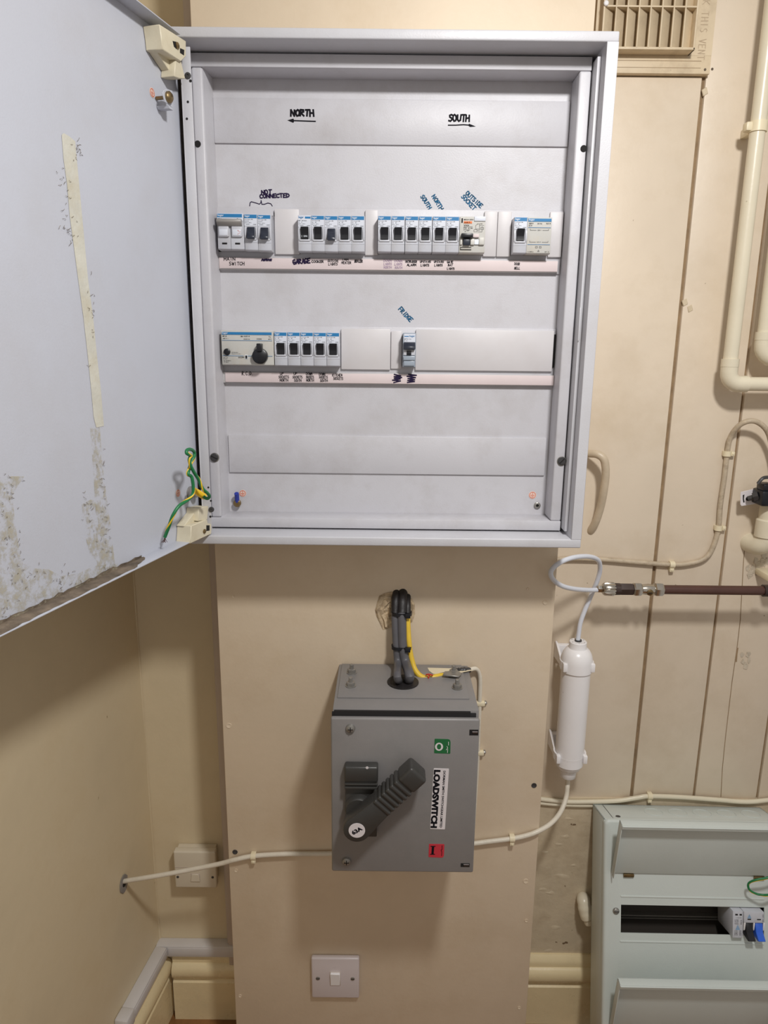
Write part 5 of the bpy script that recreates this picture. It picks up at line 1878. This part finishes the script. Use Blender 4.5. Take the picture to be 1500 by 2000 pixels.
# ============================================================ CONSUMER UNIT leaning on the wall
AL = math.radians(14.5)
ex = Vector((math.cos(math.radians(-.6)), 0, math.sin(math.radians(-.6))))
eo = Vector((0, -math.cos(AL), math.sin(AL)))
ed = ex.cross(eo).normalized()
ed = -ed if ed.z > 0 else ed
T0 = Vector((0.3925, 0.1215, 0.4895))
DP_ = 0.072
CU = lambda p: T0 + ex * p[0] + ed * p[1] + eo * p[2]     # x right, y down, z out of the wall
Wd, Ht = 0.310, 0.478
cu = thing('consumer_unit', (0.55, 0.0, 0.0), 'greenish white steel consumer unit leaning against the lower right wall', 'cabinet')
sh = MB(T=CU)
th = .0015
sh.box(0, Wd, 0, Ht, 0, .002)                      # back
sh.box(0, .0025, 0, Ht, 0, DP_ - .006, bev=.0005)
sh.box(Wd - .0025, Wd, 0, Ht, 0, DP_ - .006, bev=.0005)
sh.box(0, Wd, 0, .0025, 0, DP_ - .006, bev=.0005)
sh.box(0, Wd, Ht - .0025, Ht, 0, DP_ - .006, bev=.0005)
sh.build('shell', M_cu, cu)


def cu_loc(px, py, o_=0.0):
    d = ray(px, py)
    Q = T0 + eo * (DP_ + o_)
    t_ = (Q - CAM).dot(eo) / d.dot(eo)
    p_ = CAM + d * t_ - Q
    return p_.dot(ex), p_.dot(ed)


s0 = cu_loc(1213, 1767)
s1 = cu_loc(1213, 1822)
ya, yb, xs = s0[1], s1[1], s0[0]
xe = Wd - .030
fc = MB(T=CU)
# front cover: one pressed ring round the slot with rounded outer corners


def rloop(x0_, x1_, y0_, y1_, r_, z_):
    out_ = []
    for cx_, cy_, a0_ in ((x1_ - r_, y1_ - r_, 0), (x0_ + r_, y1_ - r_, 90), (x0_ + r_, y0_ + r_, 180), (x1_ - r_, y0_ + r_, 270)):
        for k_ in range(7):
            a_ = math.radians(a0_ + 15 * k_)
            out_.append((cx_ + r_ * math.cos(a_), cy_ + r_ * math.sin(a_), z_))
    return out_


loops = [rloop(-.0005 + i_, Wd + .0005 - i_, -.0005 + i_, Ht + .0005 - i_, .0085 - i_ * .5, z_) for i_, z_ in
         ((0, DP_ - .014), (0, DP_ - .0055), (.0008, DP_ - .0025), (.0025, DP_ - .0008), (.0055, DP_))]
loops.append(rloop(xs, xe, ya, yb, .0004, DP_))
loops.append(rloop(xs, xe, ya, yb, .0004, DP_ - .0015))
vl = [[fc.b.verts.new(fc._v(p_)) for p_ in l_] for l_ in loops]
for la, lb in zip(vl, vl[1:]):
    for k_ in range(len(la)):
        fc.b.faces.new((la[k_], la[(k_ + 1) % len(la)], lb[(k_ + 1) % len(la)], lb[k_]))
bmesh.ops.recalc_face_normals(fc.b, faces=fc.b.faces)
fc.build('front_cover', M_cu, cu)
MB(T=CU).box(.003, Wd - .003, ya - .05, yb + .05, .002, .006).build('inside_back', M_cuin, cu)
mb = MB(T=CU)
mb.box(.01, Wd - .01, (ya + yb) / 2 + .0195, (ya + yb) / 2 + .0215, .006, .022)
mb.box(.01, Wd - .01, (ya + yb) / 2 + .0255, (ya + yb) / 2 + .027, .006, .020)
mb.build('din_rail', M_rail, cu)
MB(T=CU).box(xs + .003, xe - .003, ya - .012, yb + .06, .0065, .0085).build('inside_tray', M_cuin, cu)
for y_ in (ya - .0145, yb + .0145):
    MB(T=CU).box(xs - .001, xe, y_ - .0016, y_ + .0016, DP_ - .001, DP_ + .0012, bev=.0011).build('pressed_rib', M_cu, cu)
sx, sy = cu_loc(1203, 1779)
t_s = MB().lathe([(.0058, 0), (.0056, .0015), (.0040, .0030), (.001, .0036)], CU((sx, sy, DP_)), eo, 20).build('cover_screw', M_steel, cu)
MB(T=CU).box(sx - .004, sx + .004, sy - .0005, sy + .0005, DP_ + .0030, DP_ + .0038).build('screw_slot', M_dark, t_s)
# top panel details: lid joint line, knockouts
mb = MB(T=CU)
MB(T=CU).box(.0165, .0171, -.0007, .001, .004, DP_ - .008).build('joint_line', M_cuin, cu)
for k in range(5):
    cx_ = .100 + k * .044
    mb = MB()
    ring = [CU((cx_ + .016 * math.cos(a_ * math.pi / 10), -.0003, .032 + .016 * math.sin(a_ * math.pi / 10))) for a_ in range(21)]
    mb.tube(ring[:-1], .00045, seg=5, closed=True, smooth=False)
    mb.build('knockout', M_cu, cu)
q = CU((.028, -.0004, DP_ - .016))
MB().disc(q, -ed, .0042, .0008).build('top_screw', M_iron, cu)


# pressed numbers near the screw are left plain; the two lids
def lid(px_h, name_lbl, yh):
    """lid hinged along y = yh, swung up and leaning out"""
    hinge = CU((0, yh, DP_ + .003))
    lean = math.radians(8)
    # direction of the lid from its hinge upward, in world terms: vertical axis leaned outward
    dirv = Vector((0, -math.sin(lean), math.cos(lean)))
    nv = Vector((0, -math.cos(lean), -math.sin(lean)))     # towards the viewer (inside face)
    x0_, x1_ = cu_loc(1191, 1703)[0] + .001, Wd - .010
    LL = .120
    L_ = lambda p: hinge + ex * p[0] + dirv * p[1] + nv * p[2]
    o_ = MB(T=L_)
    o_.box(x0_, x1_, .002, LL, -.0016, 0, bev=.0005)
    o_.box(x0_, x1_, LL - .0016, LL, -.0016, .0135, bev=.0006)
    o_.box(x0_, x1_, LL - .0065, LL, .0125, .0140, bev=.0006)
    o_.box(x0_, x0_ + .0016, .002, LL, -.0016, .0120, bev=.0006)
    o_.box(x1_ - .0016, x1_, .002, LL, -.0016, .0110, bev=.0006)
    r_ = o_.build('lid', M_cu, cu, label=name_lbl)
    MB().tube([L_((x0_ + .001, LL - .001, .0132)), L_((x1_ - .001, LL - .001, .0132))], .0016, seg=10, smooth=False).build('rolled_edge', M_cu, r_)
    for xx in (x0_ + .022, x1_ - .040):
        MB(T=L_).box(xx, xx + .018, -.005, .001, -.001, .003, bev=.0006).build('hinge_tab', M_brass, r_)
    return r_


lid(0, 'upper lid swung open', cu_loc(1200, 1705)[1])
_, y2 = cu_loc(1200, 1705)
lid(0, 'lower lid swung open', y2 + (.262))

# modules in the slot
ym = (ya + yb) / 2
sa_ = cu_loc(1402, 1775, .010)[0]
sb_ = cu_loc(1452, 1775, .010)[0]
sd_ = cu_loc(1497, 1775, .012)[0]


def CUo(x_, y_, z_):
    return CU((x_, y_, z_))


w1_ = .0178
sp = thing('surge_protector', CU((sb_ - .009, ym, .03)), 'slim white surge protector printed with a blue triangle, in the consumer unit slot', 'circuit breaker')
xa_, xb_ = sb_ - .0178, sb_ - .0003
MB(T=CU).box(xa_, xb_, ym - .0225, ym + .0235, .026, DP_ + .010, bev=.0008).build('body', M_mcb, sp)
ZF = DP_ + .0103
mb = MB(T=CU)
mb.box(xa_ + .004, xa_ + .0085, ym - .0175, ym - .0150, ZF - .0005, ZF)
mb.box(xa_ + .0115, xa_ + .0155, ym - .0175, ym - .0150, ZF - .0005, ZF)
mb.build('test_hole', M_dark, sp)
mb = MB()


def cu_type(mb_, s_, x_, y_, w_, h_, z_=ZF, dx=None, dy=None):
    dx = ex if dx is None else dx
    dy = -ed if dy is None else dy
    type_on(mb_, s_, CU((x_, y_, z_)), dx, dy, w_, h_, .01)


cu_type(mb, '3+1 TNS/TT 40kA', xa_ + .005, ym - .0105, .0100, .0009)
for i, s_ in enumerate(('In 20kA', 'Imax 40kA', 'Up 1.5kV', 'Uc 275V~', 'T2 class II')):
    cu_type(mb, s_, xa_ + .0030, ym - .0070 + i * .0018, .0070, .0011)
cu_type(mb, 'PROTEUS', xa_ + .0135, ym - .0075, .0080, .0016, ZF, ed, ex)
for i, s_ in enumerate(('L/N', 'L-N', 'PE', 'N')):
    cu_type(mb, s_, xa_ + .0030, ym + .0120 + i * .0022, .0050, .0012)
    cu_type(mb, '25A', xa_ + .0110, ym + .0120 + i * .0022, .0040, .0012)
mb.build('small_print', M_ink, sp)
mb = MB(T=CU)
cx_ = xa_ + .0085
for k in range(4):
    h0, h1 = .0022 * k, .0022 * k + .0016
    ww0, ww1 = .0042 * (1 - h0 / .0088), .0042 * (1 - h1 / .0088)
    mb.quad([(cx_ - ww0, ym + .0095 - h0, ZF), (cx_ + ww0, ym + .0095 - h0, ZF), (cx_ + ww1, ym + .0095 - h1, ZF), (cx_ - ww1, ym + .0095 - h1, ZF)])
mb.build('blue_triangle', mat('pale_blue_ink', (120, 160, 196), rough=.5), sp)

ms = thing('isolator_switch', CU((sb_ + .018, ym, .03)), 'white isolator with one black and one blue toggle, in the consumer unit slot', 'switch')
xa2, xb2 = sb_ + .0006, sb_ + .0352
MB(T=CU).box(xa2, xb2, ym - .0225, ym - .0035, .026, DP_ + .012, bev=.0010).build('body', M_mcb, ms)
MB(T=CU).box(xa2, xb2, ym - .0040, ym + .0235, .026, DP_ + .001, bev=.0008).build('lower_body', M_mcb, ms)
for s_, mm in ((xa2 + .0035, M_black), (xa2 + .0205, M_bluet)):
    pts = [CU((s_, y_, z_)) for y_, z_ in ((ym - .0035, DP_ - .002), (ym - .0035, DP_ + .010), (ym + .012, DP_ + .013), (ym + .0225, DP_ + .022), (ym + .0245, DP_ + .018),
                                           (ym + .020, DP_ - .002))]
    MB().prism(pts, ex * .0125, .0008).build('toggle', mm, ms)
for s_ in (xa2 + .0008, xa2 + .0168, xa2 + .0338):
    pts = [CU((s_, y_, z_)) for y_, z_ in ((ym - .0035, DP_ - .002), (ym - .0035, DP_ + .0122), (ym + .010, DP_ + .010), (ym + .014, DP_ + .004), (ym + .014, DP_ - .002))]
    MB().prism(pts, ex * .0024, .0006).build('cheek', M_pvc, ms)
mb = MB(T=CU)
mb.box(xa2 + .0060, xa2 + .0120, ym - .0105, ym - .0088, DP_ + .0118, DP_ + .0123)
mb.box(xa2 + .0225, xa2 + .0290, ym - .0105, ym - .0088, DP_ + .0118, DP_ + .0123)
mb.build('test_hole', M_dark, ms)
mb = MB(T=CU)
cx_ = xa2 + .009
for k in range(3):
    h0, h1 = .0024 * k, .0024 * k + .0018
    ww0, ww1 = .0034 * (1 - h0 / .0075), .0034 * (1 - h1 / .0075)
    mb.quad([(cx_ - ww0, ym - .0115 - h0, DP_ + .0124), (cx_ + ww0, ym - .0115 - h0, DP_ + .0124), (cx_ + ww1, ym - .0115 - h1, DP_ + .0124), (cx_ - ww1, ym - .0115 - h1, DP_ + .0124)])
mb.build('blue_triangle', MATS['pale_blue_ink'], ms)
mb = MB()
for i, s_ in enumerate(('L', 'PE')):
    pass
cu_type(mb, '230V~ 100A', xa2 + .0320, ym - .0190, .0140, .0012, DP_ + .0124, ed, ex)
mb.build('small_print', M_ink, ms)

# small earth wire of the consumer unit at the right edge
qw = [P(1520, 1706, .0), P(1500, 1714, .0), P(1475, 1719, .002), P(1462, 1726, .006), P(1464, 1738, .004), P(1478, 1746, .0), P(1497, 1748, -.004), P(1520, 1744, .008), P(1530, 1738, .030)]
cw_ = thing('small_earth_wire', qw[4], 'green and yellow wire looping in from the right edge above the slot', 'wire')
mb = MB()
mb.tube(qw, .0019, seg=12)
pth = mb.path
mb.build('insulation', M_grn, cw_)
off = []
for i, p in enumerate(pth):
    off.append(p + Vector((0, -.0010, -.0009 + .0006 * math.sin(i * .35))))
MB().tube(off, .0009, seg=8, smooth=False).build('yellow_stripe', M_crimp, cw_)

# cream painted stub behind the unit's left side
sb = MB()
q = P(1140, 1775, WY - .02)
sb.tube([P(1138, 1752, WY - .000), P(1140, 1760, WY - .016), P(1144, 1782, WY - .026), P(1152, 1802, WY - .030)], lambda t_: .0125 if .15 < t_ < .8 else .0100, seg=16, wob=.05)
tag(sb.build('pipe_stub', M_pipe), 'lumpy cream-painted pipe stub beside the consumer unit', 'pipe')
